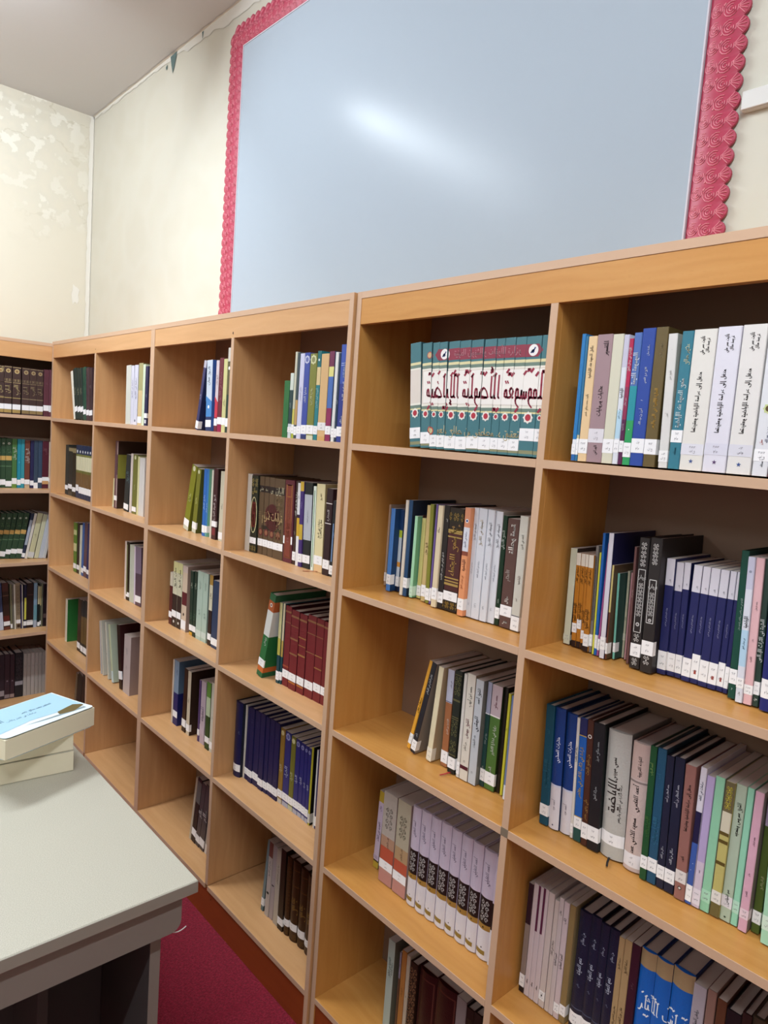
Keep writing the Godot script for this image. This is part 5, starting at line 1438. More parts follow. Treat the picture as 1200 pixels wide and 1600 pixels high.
	bk(0.8225, -0.0753, 0.0476, 0.2490, 0.028, "5e2430", "H c#4a1c28 R.06-.94x.36#7c3a2e F.06-.94x.4#a8703c F.8-.94x.3#a8703c A.3-.78x.3#8a5236 k.225-.32", "maroon volume with an orange-brown framed panel")
	bk(0.8705, -0.0766, 0.0148, 0.2505, 0.006, "38241f", "V.9-.55@.1x.6#efe9e2=دراسة_مقارنة_في_الفقه V.45-.3@0x.4#b9a89c=أحمد k.05-.155", "slim dark brown paperback with white writing")
	bk(0.8928, -0.0726, 0.0145, 0.2463, 0.035, "d9d7d8", "b.36-.62#c9a030 b.58-.62#2a1c34 V.95-.7@0x.4#8a8aa0=عمان b.0-.36#e4e0e2", "slim white paperback with a yellow part")
	bk(0.9072, -0.0720, 0.0174, 0.2515, 0.035, "402d6e", "b.89-1#c9a838 b.32-.5#c4a438 V.85-.6@0x.4#a79ccc=دراسات k.055-.155", "slim purple and yellow paperback")
	bk(0.9247, -0.0754, 0.0376, 0.2515, 0.035, "1e2222", "b.33-.86#b1b5bd V.8-.4@0x.16#8a8c98=دراسة_في_أصول k.06-.155 c#15171a", "black paperback with a silver-grey middle")
	bk(0.9674, -0.0742, 0.0134, 0.2442, 0.029, "e4ecdf", "R.04-.95@.1x.12#2c7a42 c#b9c9b4", "slim white booklet with a green stripe")
	bk(0.9819, -0.0752, 0.0393, 0.2530, 0.029, "dccfa2", "V.92-.78@.2x.2#6a5c3c=التاريخ V.6-.38@-.1x.26#3a3020=دراسات_في_تاريخ V.62-.36@.4x.26#3a3020=عمان_والمغرب k.085-.185 b.0-.085#dcb98a c#a89468 Y-.03#b03a28", "cream paperback with two lines of black writing")
	bk(1.0300, -0.0698, 0.0283, 0.2452, 0.000, "2b1c1d", "V.78-.6@0x.36#d9d0cc=الحضارة L.83x.4#d9d0cc L.6x.4#d9d0cc k.075-.18", "dark brown paperback with white writing")
	bk(1.0583, -0.0718, 0.0212, 0.2139, 0.000, "1b2024", "V.8-.3@.1x.3#7c9cc8=السيرة R.2-.7@-.2x.1#7fa0d0 k.03-.15", "short black paperback with a thin blue line")
	row("br3", "third shelf, middle bookcase right column", true)
	bk(0.7443, -0.0543, 0.0319, 0.2804, -0.201, "266038", "H B.92-1#2a5a38 B.8-.92#a8562c B.5-.8#d0cfca B.12-.5#276a3a B.06-.12#c0622c D.87x.4#e9e4dc=#6a3018 V.48-.38@0x.4#d9e0d4=بيوض k.125-.215", "thick green, white and orange hardback leaning right")
	bk(0.8276, -0.0717, 0.0152, 0.2543, 0.000, "153f48", "b.35-.56#b8ac50 b.56-1#c9c08c k.04-.15", "slim cream and teal booklet, left of two")
	bk(0.8428, -0.0749, 0.0105, 0.2542, 0.000, "153f48", "b.34-.54#b5954c b.54-1#cfc0a0 k.05-.15", "slim cream and teal booklet, right of two")
	bk(0.8533, -0.0779, 0.0308, 0.2500, 0.000, "701d26", "H c#3c1418 L.93x.9#8a5a3c L.8x.4#8a5a3c L.25x.9#9a4a30 k.105-.205", "dark red volume, first of six alike")
	bk(0.8876, -0.0764, 0.0390, 0.2449, 0.000, "701d26", "H c#3c1418 L.92x1#8a5a3c L.8x.4#8a5a3c L.64x.9#8a5a3c L.45x.9#8a5a3c R.08-.1x.5#b06a2c k.11-.21", "dark red volume, second of six alike")
	bk(0.9266, -0.0789, 0.0370, 0.2422, 0.000, "701d26", "H c#3c1418 L.92x1#8a5a3c L.7x.6#9a6a3c L.6x.4#9a6a3c L.48x.9#9a6a3c R.08-.1x.5#b06a2c k.11-.21", "dark red volume, third of six alike")
	bk(0.9636, -0.0815, 0.0416, 0.2474, 0.000, "701d26", "H c#3c1418 L.93x1#8a5a3c L.78x.4#8a5a3c L.55x.4#8a5a3c k.105-.205", "dark red volume after the narrow gap, fourth of six")
	bk(1.0052, -0.0830, 0.0353, 0.2462, 0.000, "701d26", "H c#3c1418 L.93x1#8a5a3c L.78x.4#8a5a3c L.55x.6#9a6a3c L.4x.6#9a6a3c k.12-.22", "dark red volume, fifth of six alike")
	bk(1.0407, -0.0838, 0.0320, 0.2445, 0.000, "701d26", "H c#3c1418 L.93x1#8a5a3c k.12-.22", "dark red volume by the divider, last of six")
	row("br4", "fourth shelf, middle bookcase right column", true)
	bk(0.6069, -0.0644, 0.0444, 0.2557, 0.000, "1d2148", "r c#15172c k.075-.17 V.8-.4@.5x.14#6a7088=عمان", "navy round-backed book at the left end")
	bk(0.6512, -0.0811, 0.0099, 0.2519, 0.000, "c9c1b8", "V.6-.2@0x.3#7a7268=رسالة", "slim off-white booklet among navy volumes")
	bk(0.6612, -0.0824, 0.0168, 0.2496, -0.014, "1b1c48", "H k.075-.165 V.9-.75@0x.16#4a4c78=شرح_النيل V.35-.2@0x.16#4a4c78=شفاء", "navy volume, first of seven alike")
	bk(0.6808, -0.0812, 0.0262, 0.2546, -0.001, "1b1c48", "H k.075-.165 V.9-.75@0x.16#5a5c88=شرح_النيل V.35-.2@0x.16#5a5c88=شفاء", "navy volume, second of seven alike")
	bk(0.7074, -0.0839, 0.0314, 0.2533, 0.000, "1b1c48", "H k.08-.175 V.9-.75@0x.16#4a4c78=شرح_النيل", "navy volume, third of seven alike")
	bk(0.7421, -0.0826, 0.0272, 0.2561, 0.000, "1b1c48", "H k.055-.15 V.5-.3@0x.16#4a4c78=شرح_النيل", "navy volume, fourth of seven alike")
	bk(0.7693, -0.0854, 0.0217, 0.2531, 0.000, "1b1c48", "H k.055-.15 V.5-.3@0x.16#4a4c78=شرح_النيل", "navy volume, fifth of seven alike")
	bk(0.7910, -0.0870, 0.0273, 0.2535, 0.000, "1b1c48", "H k.06-.16 V.9-.75@0x.16#4a4c78=شرح_النيل", "navy volume, sixth of seven alike")
	bk(0.8198, -0.0867, 0.0272, 0.2531, 0.000, "1b1c48", "H k.06-.16 V.9-.75@0x.16#4a4c78=شرح_النيل V.3-.2@0x.16#5a5c88=شفاء", "navy volume, last of seven alike")
	bk(0.8470, -0.0903, 0.0232, 0.2443, 0.000, "8b6a2e", "V.55-.38@0x.5#d9cfae=الضياء D.94x.7#d0c08c k.08-.18 b.0-.06#c4bcae", "brown-gold paperback of the small set")
	bk(0.8702, -0.0922, 0.0318, 0.2410, 0.000, "2a2c6c", "V.55-.38@0x.5#c9cbe4=الضياء D.94x.7#9a9ac4=#5a5c98 k.08-.18 b.0-.06#aaaab8", "blue paperback with diamond, left of the olive one")
	bk(0.9021, -0.0928, 0.0240, 0.2376, 0.000, "6e6a2a", "V.55-.36@0x.5#d9d6ae=الضياء D.94x.7#d0cc9c k.08-.18 b.0-.06#b9b9a0", "olive paperback between blue ones")
	bk(0.9264, -0.0933, 0.0233, 0.2368, 0.000, "26286c", "V.55-.38@0x.5#d3d5ea=الضياء D.94x.7#9a9ac4=#5a5c98 k.085-.185 b.0-.06#aaaab8", "blue paperback with diamond, first of four together")
	bk(0.9497, -0.0944, 0.0206, 0.2337, 0.000, "26286c", "V.55-.42@0x.5#d3d5ea=الضياء D.94x.7#9a9ac4=#5a5c98 k.085-.185 b.0-.06#aaaab8", "blue paperback with diamond, second of four together")
	bk(0.9721, -0.0938, 0.0158, 0.2330, 0.000, "26286c", "V.55-.38@0x.5#d3d5ea=الضياء D.94x.7#9a9ac4=#5a5c98 k.085-.185 b.0-.06#aaaab8", "blue paperback with diamond, third of four together")
	bk(0.9904, -0.0926, 0.0156, 0.2333, 0.000, "26286c", "V.55-.38@0x.5#d3d5ea=الضياء D.94x.7#9a9ac4=#5a5c98 k.085-.185 b.0-.06#aaaab8", "blue paperback with diamond, last of four together")
	bk(1.0085, -0.0916, 0.0098, 0.2427, 0.000, "a9a22e", "c#1a1a18 k.03-.15#c9c6c0", "very slim olive-yellow booklet")
	bk(1.0300, -0.0952, 0.0074, 0.2411, 0.000, "d4d2d0", "c#1c1c30", "very slim white booklet near the divider")
	bk(1.0388, -0.0948, 0.0228, 0.2467, 0.000, "24255c", "V.8-.3@.1x.4#aaaed0=المصنف k.04-.16", "navy paperback by the divider")
	row("br5", "bottom shelf, middle bookcase right column", true)
	bk(0.8035, -0.0814, 0.0143, 0.2512, -0.083, "6f8488", "c#3c4a4c k.075-.18 b.0-.06#4c6a70", "slim grey-teal paperback leaning right")
	bk(0.8292, -0.0788, 0.0216, 0.2544, -0.037, "b9ada6", "b.8-1#74443a V.78-.5@0x.4#6a5f5a=عمان_في_التاريخ R.3-.33x.3#1a1614", "slim whitish paperback, red-brown top, leaning right")
	bk(0.8509, -0.0816, 0.0209, 0.2512, -0.037, "a89a9a", "R.45-.47x.3#2a2020", "slim grey-lilac paperback leaning right")
	bk(0.8779, -0.0789, 0.0247, 0.2498, -0.015, "b7ab9b", "V.95-.4@0x.3#7a6c60=ديوان_أبي_مسلم_البهلاني", "cream paperback left of the black one")
	bk(0.9067, -0.0771, 0.0270, 0.2650, 0.000, "231a15", "k.065-.155", "plain black paperback left of the leather volumes")
	bk(0.9338, -0.0788, 0.0261, 0.2531, 0.000, "3b2213", "r A.3-.9x.6#5c3c1e A.02-.08x.6#6a4a24 k.12-.21", "brown leather volume with dull gold, first of four")
	bk(0.9604, -0.0793, 0.0387, 0.2560, 0.000, "3b2213", "r V.6-.3@0x.7#7a5a2c=جامع L.9x.6#5c3c1e L.7x.6#5c3c1e A.02-.1x.6#6a4a24 k.135-.225", "brown leather volume with dull gold, second of four")
	bk(0.9991, -0.0821, 0.0368, 0.2519, 0.000, "3b2213", "r V.6-.3@0x.7#7a5a2c=جامع L.9x.6#5c3c1e L.7x.6#5c3c1e A.02-.1x.6#6a4a24 k.125-.225", "brown leather volume with dull gold, third of four")
	bk(1.0381, -0.0814, 0.0348, 0.2488, 0.000, "3b2213", "r V.6-.3@0x.7#7a5a2c=جامع L.9x.6#5c3c1e L.7x.6#5c3c1e k.1-.19", "brown leather volume with dull gold, last of four")
	row("bl1", "top shelf, middle bookcase left column", false)
	bk(0.3380, -0.0140, 0.0184, 0.2373, -0.199, "3a3a64", "c#2a2c4e V.55-.4@0x.4#b9bad0=الأزهار k.02-.13 b.9-1#b9b4c0", "navy paperback leaning right at the left end")
	bk(0.4120, -0.0140, 0.0381, 0.2346, 0.036, "c9d3e0", "b.2-.42#4a88c6 b.0-.2#2c3a66 Z.42-.5#4a88c6 c#3f66ae V.95-.6@-.1x.4#5a6a80=تاريخ_عمان D.34x.3#ffffff k.055-.155", "white and light blue paperback with a zigzag edge")
	bk(0.4685, -0.0140, 0.0196, 0.2324, 0.000, "d3c4c8", "b.2-.42#c9384c b.0-.2#6e2434 Z.42-.5#c9384c V.9-.55@0x.4#8a6a74=تاريخ_عمان k.085-.185 c#8a4450", "white and red paperback with a zigzag edge")
	bk(0.4904, -0.0140, 0.0260, 0.2394, 0.000, "6c2a36", "b.0-.1#94204a V.92-.3@0x.5#a8707a=دراسات_في_التاريخ k.105-.2", "maroon paperback")
	bk(0.5175, -0.0140, 0.0237, 0.2354, 0.000, "cec98e", "V.6-.2@0x.4#6a683c=رياض k.1-.2", "pale yellow paperback")
	bk(0.5423, -0.0140, 0.0226, 0.2698, 0.000, "5a563a", "b.84-1#cdc6bc b.0-.45#243c34 D.76x.5#f0eee8 k.07-.17", "tall slim olive and green paperback by the divider")
	row("bl2", "second shelf, middle bookcase left column", false)
	bk(0.1558, -0.0754, 0.0398, 0.2490, -0.221, "7e7e26", "c#6a6a24 D.95x.5#d0cfae b.0-.06#c9c9b4 V.6-.4@0x.4#c9c98c=حاشية k.06-.165", "olive green paperback leaning right, left of two")
	bk(0.2228, -0.0765, 0.0297, 0.2380, -0.109, "747428", "c#585a22 D.95x.5#d0cfae b.0-.06#c9c9b4 V.6-.4@0x.4#c9c98c=حاشية k.06-.165", "olive green paperback leaning right, right of two")
	bk(0.3009, -0.0760, 0.0217, 0.2412, 0.000, "2d68b8", "V.7-.3@0x.5#b4cbe8=مدارج_الكمال k.05-.16", "slim bright blue paperback")
	bk(0.3227, -0.0767, 0.0144, 0.2422, 0.000, "3676b6", "c#7ab49a V.7-.15@0x.5#c4d8e8=مدارج_الكمال k.06-.16 b.0-.06#5a9a98", "slim blue paperback with a sea-green cover")
	bk(0.3547, -0.0776, 0.0123, 0.2409, 0.000, "d3cfbf", "", "slim off-white booklet")
	bk(0.3763, -0.0735, 0.0306, 0.2491, 0.000, "3e1e22", "c#2e171a V.63-.26@0x.5#e6dcd8=تاريخ_الدولة_العباسية R.06-.16x.4#7a2c34 k.18-.26", "dark maroon paperback with white writing")
	bk(0.4211, -0.0762, 0.0332, 0.2425, 0.000, "c9c1aa", "V.7-.3@0x.3#8a8268=رسالة k.03-.13", "cream worn paperback by the divider")
	row("bl3", "third shelf, middle bookcase left column", false)
	bk(0.0741, -0.0718, 0.0236, 0.2047, 0.000, "552226", "b.74-1#ccc2ae k.135-.25", "short slim maroon and cream booklet")
	bk(0.1026, -0.0705, 0.0375, 0.2521, 0.000, "cdc9ae", "b.84-1#cfcc92 b.0-.5#2c211e V.95-.55@0x.5#5a5444=عمان_تاريخ k.15-.25 D.08x.3#d9d9d4", "yellow, white and black paperback, left of two")
	bk(0.1407, -0.0713, 0.0356, 0.2523, 0.000, "cdc9ae", "b.84-1#cfcc92 b.0-.5#2c211e V.95-.55@0x.5#5a5444=عمان_تاريخ k.15-.25 D.08x.3#d9d9d4", "yellow, white and black paperback, right of two")
	bk(0.1785, -0.0720, 0.0380, 0.2490, 0.000, "d0baa4", "b.4-.6#5c1f2a c#a88e80 b.9-1#c9b6ae k.03-.17 D.26x.3#3a2a20", "cream paperback with a maroon middle")
	bk(0.2445, -0.0729, 0.0235, 0.2400, 0.029, "17342a", "V.9-.65@0x.5#d0d6c4=عمان V.45-.15@0x.5#6a8a70=دراسة k.075-.165 b.0-.05#d09a2c", "dark green paperback, left of two alike")
	bk(0.2692, -0.0727, 0.0242, 0.2447, 0.000, "17342a", "V.9-.65@0x.5#d0d6c4=عمان V.45-.15@0x.5#6a8a70=دراسة k.075-.165", "dark green paperback, right of two alike")
	bk(0.2969, -0.0717, 0.0406, 0.2520, 0.000, "adc0b2", "V.9-.7@0x.26#8aa090=الإباضية V.5-.3@.1x.26#7f9486=تاريخ k.05-.14#c9d4cc", "pale sage green paperback, left of two alike")
	bk(0.3375, -0.0728, 0.0359, 0.2519, 0.000, "adc0b2", "c#93a59a V.9-.7@0x.26#8aa090=الإباضية V.5-.25@.1x.3#6f8476=تاريخ k.05-.14#c9d4cc", "pale sage green paperback, right of two alike")
	bk(0.3859, -0.0718, 0.0235, 0.2542, 0.000, "2a1c1c", "b.5-.86#cfc9ae b.86-1#a8823c V.8-.6@0x.5#5a5444=عمان k.08-.17", "black and cream paperback with an orange top")
	bk(0.4147, -0.0704, 0.0451, 0.2405, 0.000, "2a3b5a", "V.7-.3@0x.1#43557a=دراسة k.045-.15 c#1c2a40", "dark blue paperback by the divider")
	row("bl4", "fourth shelf, middle bookcase left column", false)
	bk(0.1123, -0.0801, 0.0120, 0.2532, 0.000, "cdbfae", "", "very slim cream booklet at the left end")
	bk(0.1277, -0.0799, 0.0372, 0.2554, 0.000, "7f94aa", "B.0-.5#1f2260 c#5a7088 V.95-.7@.2x.3#5a6a80=عمان k.12-.22", "navy paperback with a misty blue top")
	bk(0.2059, -0.0786, 0.0295, 0.2477, -0.033, "2b1c13", "k.08-.2", "dark brown paperback behind the cream one")
	bk(0.2438, -0.0783, 0.0245, 0.2463, 0.000, "c9bba4", "c#382a20 V.7-.4@0x.4#7a6a54=رسالة k.06-.17", "cream paperback with a dark brown cover")
	bk(0.3187, -0.0858, 0.0128, 0.2336, 0.000, "4c3a68", "k.1-.2", "slim purple paperback")
	bk(0.3342, -0.0866, 0.0347, 0.2360, 0.000, "b9a6b2", "V.6-.35@0x.6#7a6a80=الحقيقة k.15-.3#bfadb8", "pale lilac-pink paperback")
	bk(0.3872, -0.0797, 0.0297, 0.2498, 0.000, "22461e", "b.5-.78#b9c8a4 b.78-1#5c8c3a k.1-.19 b.0-.03#18301a", "green paperback, pale in the middle")
	bk(0.4191, -0.0812, 0.0221, 0.2565, 0.000, "cac6b6", "V.7-.3@0x.3#8a8672=سيرة k.05-.15", "white paperback by the divider")
	row("bl5", "bottom shelf, middle bookcase left column", false)
	bk(0.3059, -0.0780, 0.0143, 0.2581, -0.141, "bcae98", "", "very slim cream booklet leaning right")
	bk(0.3229, -0.0777, 0.0308, 0.2640, -0.138, "1b1517", "b.62-.95#6a6a68 k.1-.21", "black and grey paperback leaning right")
	bk(0.3551, -0.0782, 0.0279, 0.2572, -0.138, "4b4448", "V.66-.4@0x.8#dad6d6=سلام k.06-.17", "dark grey paperback with white writing, left of two")
	bk(0.3842, -0.0786, 0.0335, 0.2624, -0.135, "4b4448", "V.66-.4@0x.8#dad6d6=سلام k.05-.17", "dark grey paperback with white writing, right of two")
	bk(0.4212, -0.0805, 0.0157, 0.2586, -0.132, "b5a698", "b.0-.15#e0d8d2", "slim pale booklet by the divider")
	row("ar1", "top shelf, corner bookcase right column", false)
	bk(0.9153, -0.0120, 0.0469, 0.2356, 0.024, "d0d0c6", "c#b4b4a8", "white paperback at the left end")
	bk(0.9651, -0.0120, 0.0277, 0.2327, 0.024, "d3d2e0", "V.9-.3@0x.4#8f8ea8=دراسة_في_التاريخ", "lilac-white paperback, left of two alike")
	bk(0.9938, -0.0120, 0.0330, 0.2354, 0.000, "d3d2e0", "V.9-.3@0x.4#8f8ea8=دراسة_في_التاريخ D.07x.3#5a5a70", "lilac-white paperback, right of two alike")
	bk(1.0337, -0.0120, 0.0382, 0.2412, 0.000, "d3ba8c", "b.56-1#a9a474 c#7a7448 k.035-.14", "tan paperback with an olive top")
	bk(1.0738, -0.0120, 0.0208, 0.2358, 0.000, "d3dfc4", "", "slim pale green-white paperback")
	bk(1.0964, -0.0120, 0.0250, 0.2276, 0.000, "2b2b4e", "V.55-.45@0x.5#c9cad8=سر k.13-.21 R.04-.1x.4#c9c9d0", "navy paperback by the divider")
	row("ar2", "second shelf, corner bookcase right column", false)
	bk(0.6263, -0.0805, 0.0152, 0.1293, -0.045, "cbc69c", "b.0-.1#c9c9b4", "tiny pale yellow booklet standing in front")
	bk(0.6618, -0.0737, 0.0342, 0.2988, 0.000, "5a3e48", "B.45-.8#8f8c3c R.449-.801x.555#5a3e48 c#3a2a20 k.12-.19 R.02-.98@.6x.1#cbb8b0", "tall worn purple-brown book with a yellow-green cover")
	bk(0.7613, -0.0779, 0.0495, 0.2452, -0.070, "1e2c30", "V.9-.3@0x.5#6a8084=تاريخ k.03-.13", "dark teal paperback with white marks")
	bk(0.8238, -0.0769, 0.0219, 0.2531, -0.018, "cfc3bd", "", "slim pale pink-white booklet")
	bk(0.8509, -0.0776, 0.0441, 0.2514, 0.000, "6e6f36", "D.95x.4#d0cfae V.5-.4@0x.4#b9b98c=حاشية k.04-.12", "olive paperback right of the pink-white booklet")
	bk(0.8992, -0.0775, 0.0161, 0.2457, 0.000, "d3cf9c", "", "slim pale yellow booklet")
	bk(0.9174, -0.0775, 0.0264, 0.2417, 0.000, "d3d0cc", "", "slim white booklet, left of two")
	bk(0.9456, -0.0772, 0.0239, 0.2420, 0.000, "d3d0cc", "", "slim white booklet, right of two")
	row("ar3", "third shelf, corner bookcase right column", false)
	bk(0.8088, -0.0740, 0.0180, 0.2537, 0.024, "dccabc", "", "slim pale cream booklet at the left end")
	bk(0.8296, -0.0738, 0.0324, 0.2538, 0.030, "1d1915", "R.1-.95@-.5x.18#77774e k.06-.14", "black paperback with an olive edge")
	bk(0.8645, -0.0744, 0.0460, 0.2471, 0.036, "bfc3b2", "c#93939a", "pale grey-green paperback")
	bk(0.9132, -0.0743, 0.0136, 0.2459, 0.046, "d6c7d6", "", "very slim lilac-white booklet")
	bk(0.9310, -0.0730, 0.0572, 0.2479, 0.058, "54404e", "b.55-1#7b6b7e k.06-.17", "purple-grey paperback by the divider")
	row("ar4", "fourth shelf, corner bookcase right column", false)
	bk(0.6364, -0.0480, 0.0089, 0.2421, 0.143, "bdb7b2", "", "thin grey paper folder at the left end")
	bk(0.6612, -0.0480, 0.0121, 0.2484, 0.191, "c1bbab", "c#b9b4a6", "off-white folder leaning left, first of three")
	bk(0.7220, -0.0480, 0.0143, 0.2539, 0.213, "c0bcad", "c#b9b6a8 D.45x.3#3a3a34", "off-white folder leaning left, second of three")
	bk(0.7695, -0.0480, 0.0214, 0.2565, 0.241, "b5bd9c", "c#a9b09a b.0-.2#bccfd0", "pale green folder leaning left, third of three")
	bk(0.8562, -0.0480, 0.0317, 0.2769, 0.183, "201413", "c#3a1c1c k.15-.28", "dark brown hardback behind the worn book")
	bk(0.8934, -0.0480, 0.0688, 0.2544, 0.000, "bcada9", "c#9c8883 V.85-.6@-.1x.16#8a7f84=التفسير V.5-.4@-.1x.12#8a7f84=عمان", "thick worn grey-white book with a torn top")
	row("al1", "top shelf, corner bookcase left column", false)
	bk(0.2989, -0.0120, 0.0179, 0.2321, 0.260, "e4dccb", "", "very slim white booklet leaning left")
	bk(0.3227, -0.0120, 0.0344, 0.2406, 0.218, "27332e", "H V.8-.3@0x.5#a8a88c=حاشية k.15-.25", "dark green volume, first of three alike")
	bk(0.3605, -0.0120, 0.0339, 0.2387, 0.201, "27332e", "H V.8-.3@0x.5#a8a88c=حاشية k.15-.25", "dark green volume, second of three alike")
	bk(0.3976, -0.0120, 0.0297, 0.2397, 0.194, "27332e", "H V.8-.3@0x.5#a8a88c=حاشية k.15-.25", "dark green volume, third of three alike")
	bk(0.4304, -0.0120, 0.0345, 0.2409, 0.119, "2a4c3c", "V.8-.5@0x.5#4a6a5a=شرح k.11-.2", "green paperback right of the dark volumes")
	bk(0.4677, -0.0120, 0.0340, 0.2382, 0.088, "493338", "k.1-.2", "dull maroon paperback, left of two")
	bk(0.5043, -0.0120, 0.0335, 0.2330, 0.089, "3e2c31", "V.8-.5@0x.4#9a8a8c=علم k.1-.2", "dull maroon paperback, right of two")
	row("al2", "second shelf, corner bookcase left column", false)
	bk(0.0814, -0.0500, 0.0433, 0.2485, 0.000, "252d2d", "H k.1-.19 Y-.05#b03024", "dark teal volume at the left end")
	bk(0.1276, -0.0500, 0.0565, 0.2436, 0.006, "2a2723", "H b.9-.97#8a7c5a b.0-.08#4a4438 k.14-.23", "dark grey-brown volume with a dull gold top")
	bk(0.1869, -0.0500, 0.0497, 0.2439, 0.018, "2e231c", "H b.88-.97#8a7c5a k.1-.19", "dark brown volume with a dull gold top")
	bk(0.2393, -0.0500, 0.0378, 0.2558, 0.025, "70522e", "b.0-.13#26304e b.48-.53#6a6a34 b.53-.79#d4cfae b.79-.83#77773c b.83-1#26304e D.88x.4#e0e0e0 k.13-.25", "navy, cream and brown volume, first of six alike")
	bk(0.2798, -0.0500, 0.0332, 0.2557, 0.028, "70522e", "b.0-.13#26304e b.48-.53#6a6a34 b.53-.79#d4cfae b.79-.83#77773c b.83-1#26304e D.88x.4#e0e0e0 k.1-.22", "navy, cream and brown volume, second of six alike")
	bk(0.3157, -0.0500, 0.0327, 0.2563, 0.028, "70522e", "b.0-.13#26304e b.48-.53#6a6a34 b.53-.79#d4cfae b.79-.83#77773c b.83-1#26304e D.88x.4#e0e0e0 k.1-.22", "navy, cream and brown volume, third of six alike")
	bk(0.3511, -0.0500, 0.0309, 0.2565, 0.032, "70522e", "b.0-.13#26304e b.48-.53#6a6a34 b.53-.79#d4cfae b.79-.83#77773c b.83-1#26304e D.88x.4#e0e0e0 k.1-.22", "navy, cream and brown volume, fourth of six alike")
	bk(0.3846, -0.0500, 0.0305, 0.2570, 0.035, "70522e", "b.0-.13#26304e b.48-.53#6a6a34 b.53-.79#d4cfae b.79-.83#77773c b.83-1#26304e D.88x.4#e0e0e0 k.1-.22", "navy, cream and brown volume, fifth of six alike")
	bk(0.4176, -0.0500, 0.0325, 0.2576, 0.038, "70522e", "b.0-.13#26304e b.48-.53#6a6a34 b.53-.79#d4cfae b.79-.83#77773c b.83-1#26304e D.88x.4#e0e0e0 k.1-.22", "navy, cream and brown volume, last of six alike")
	row("al3", "third shelf, corner bookcase left column", false)
	bk(0.1711, -0.0709, 0.0403, 0.2474, 0.040, "5a7c2c", "b.42-.58#cfcc94 b.75-.85#c4c48c k.07-.17", "green paperback with cream blocks")
	bk(0.2166, -0.0709, 0.0327, 0.2532, 0.000, "1d1a18", "k.08-.17", "black paperback right of the green one")
	bk(0.2528, -0.0709, 0.0238, 0.2458, 0.000, "d0ccb8", "", "very slim cream booklet")
	bk(0.2817, -0.0709, 0.0252, 0.2622, -0.025, "305c9e", "k.06-.15", "slim blue paperback")
	bk(0.3102, -0.0709, 0.0397, 0.2654, -0.025, "5c424a", "k.1-.2", "plum paperback")
	bk(0.3531, -0.0709, 0.0390, 0.2700, -0.023, "25285c", "k.08-.16", "navy paperback by the divider")
	row("al4", "fourth shelf, corner bookcase left column", false)
	bk(0.0682, -0.0716, 0.0298, 0.2227, 0.000, "d8d3c0", "c#2c6c32", "cream and bright green book at the left end")
	bk(0.2490, -0.0716, 0.0430, 0.2641, -0.016, "3a2a20", "k.06-.17", "dark brown paperback right of the green cover")
	bk(0.2973, -0.0716, 0.0373, 0.2676, 0.000, "20242a", "b.2-.7#6a5430 k.04-.15", "black and gold volume, left of two alike")
	bk(0.3379, -0.0716, 0.0465, 0.2747, 0.000, "20242a", "b.2-.7#6a5430 k.04-.15", "black and gold volume, right of two alike")
	row("al5", "bottom shelf, corner bookcase left column", false)
	bk(0.1627, -0.0900, 0.0250, 0.2522, -0.131, "7a6a54", "", "slim tan booklet above the stacked desk books")
	bk(0.1908, -0.0900, 0.0589, 0.2596, -0.176, "25262a", "c#1c1c20", "black paperback above the stacked desk books")
	bk(0.2565, -0.0900, 0.0443, 0.2727, -0.152, "2a2024", "", "dark plum paperback above the stacked desk books")
	row("s1", "top shelf, side bookcase", false)
	bk(-0.2431, -0.0120, 0.0321, 0.2293, 0.000, "43302c", "H A.86-.98x.9#c0a878 D.9x.6#c9b27c=#8a6a44 F.36-.66x.8#b59c6c V.62-.4@0x.6#c9b480=لسان L.34x.6#a8925c b.03-.1#a58a50 k.1-.21 F.66-.98x.9#b9a272", "brown volume with golden panels, first of six")
	bk(-0.2101, -0.0120, 0.0334, 0.2307, 0.000, "43302c", "H A.68-.74x.9#c0a878 D.9x.6#c9b27c=#8a6a44 V.62-.4@0x.6#c9b480=لسان L.34x.6#a8925c b.03-.1#a58a50 k.1-.21 F.66-.98x.9#b9a272", "brown volume with golden panels, second of six")
	bk(-0.1733, -0.0120, 0.0365, 0.2298, 0.000, "43302c", "H A.68-.74x.9#c0a878 D.9x.6#c9b27c=#8a6a44 V.62-.4@0x.8#c9b480=العرب L.34x.6#a8925c b.03-.1#a58a50 k.1-.21 F.66-.98x.9#b9a272", "brown volume with golden panels, third of six")
	bk(-0.1311, -0.0120, 0.0340, 0.2297, 0.000, "43302c", "H A.68-.74x.9#9c8a68 D.9x.6#a8946c=#7a6044 V.62-.4@0x.6#9c8a68=لسان L.34x.6#8a785c b.03-.1#8a744c k.1-.21 F.66-.98x.9#9a8662", "brown volume with golden panels, fourth of six")
	bk(-0.0964, -0.0120, 0.0316, 0.2294, 0.000, "43302c", "H A.68-.74x.9#9c8a68 D.9x.6#a8946c=#7a6044 V.62-.4@0x.6#9c8a68=العرب L.34x.6#8a785c b.03-.1#8a744c k.1-.21 F.66-.98x.9#9a8662", "brown volume with golden panels, fifth of six")
	bk(-0.0642, -0.0120, 0.0302, 0.2288, 0.000, "43302c", "H A.68-.74x.9#9c8a68 D.9x.6#a8946c=#7a6044 V.62-.4@0x.6#9c8a68=لسان L.34x.6#8a785c b.03-.1#8a744c k.1-.21 F.66-.98x.9#9a8662", "brown volume with golden panels, last of six")
	bk(-0.0312, -0.0120, 0.0249, 0.2317, 0.000, "5a2f38", "H k.12-.24 V.9-.5@0x.2#8a6a70=تفسير", "plum hardback right of the brown volumes")
	bk(-0.0054, -0.0120, 0.0091, 0.2334, 0.000, "6a3c46", "k.1-.24 V.9-.5@0x.3#d0c4bc=علم", "slim plum paperback in the corner")
	row("s2", "second shelf, side bookcase", false)
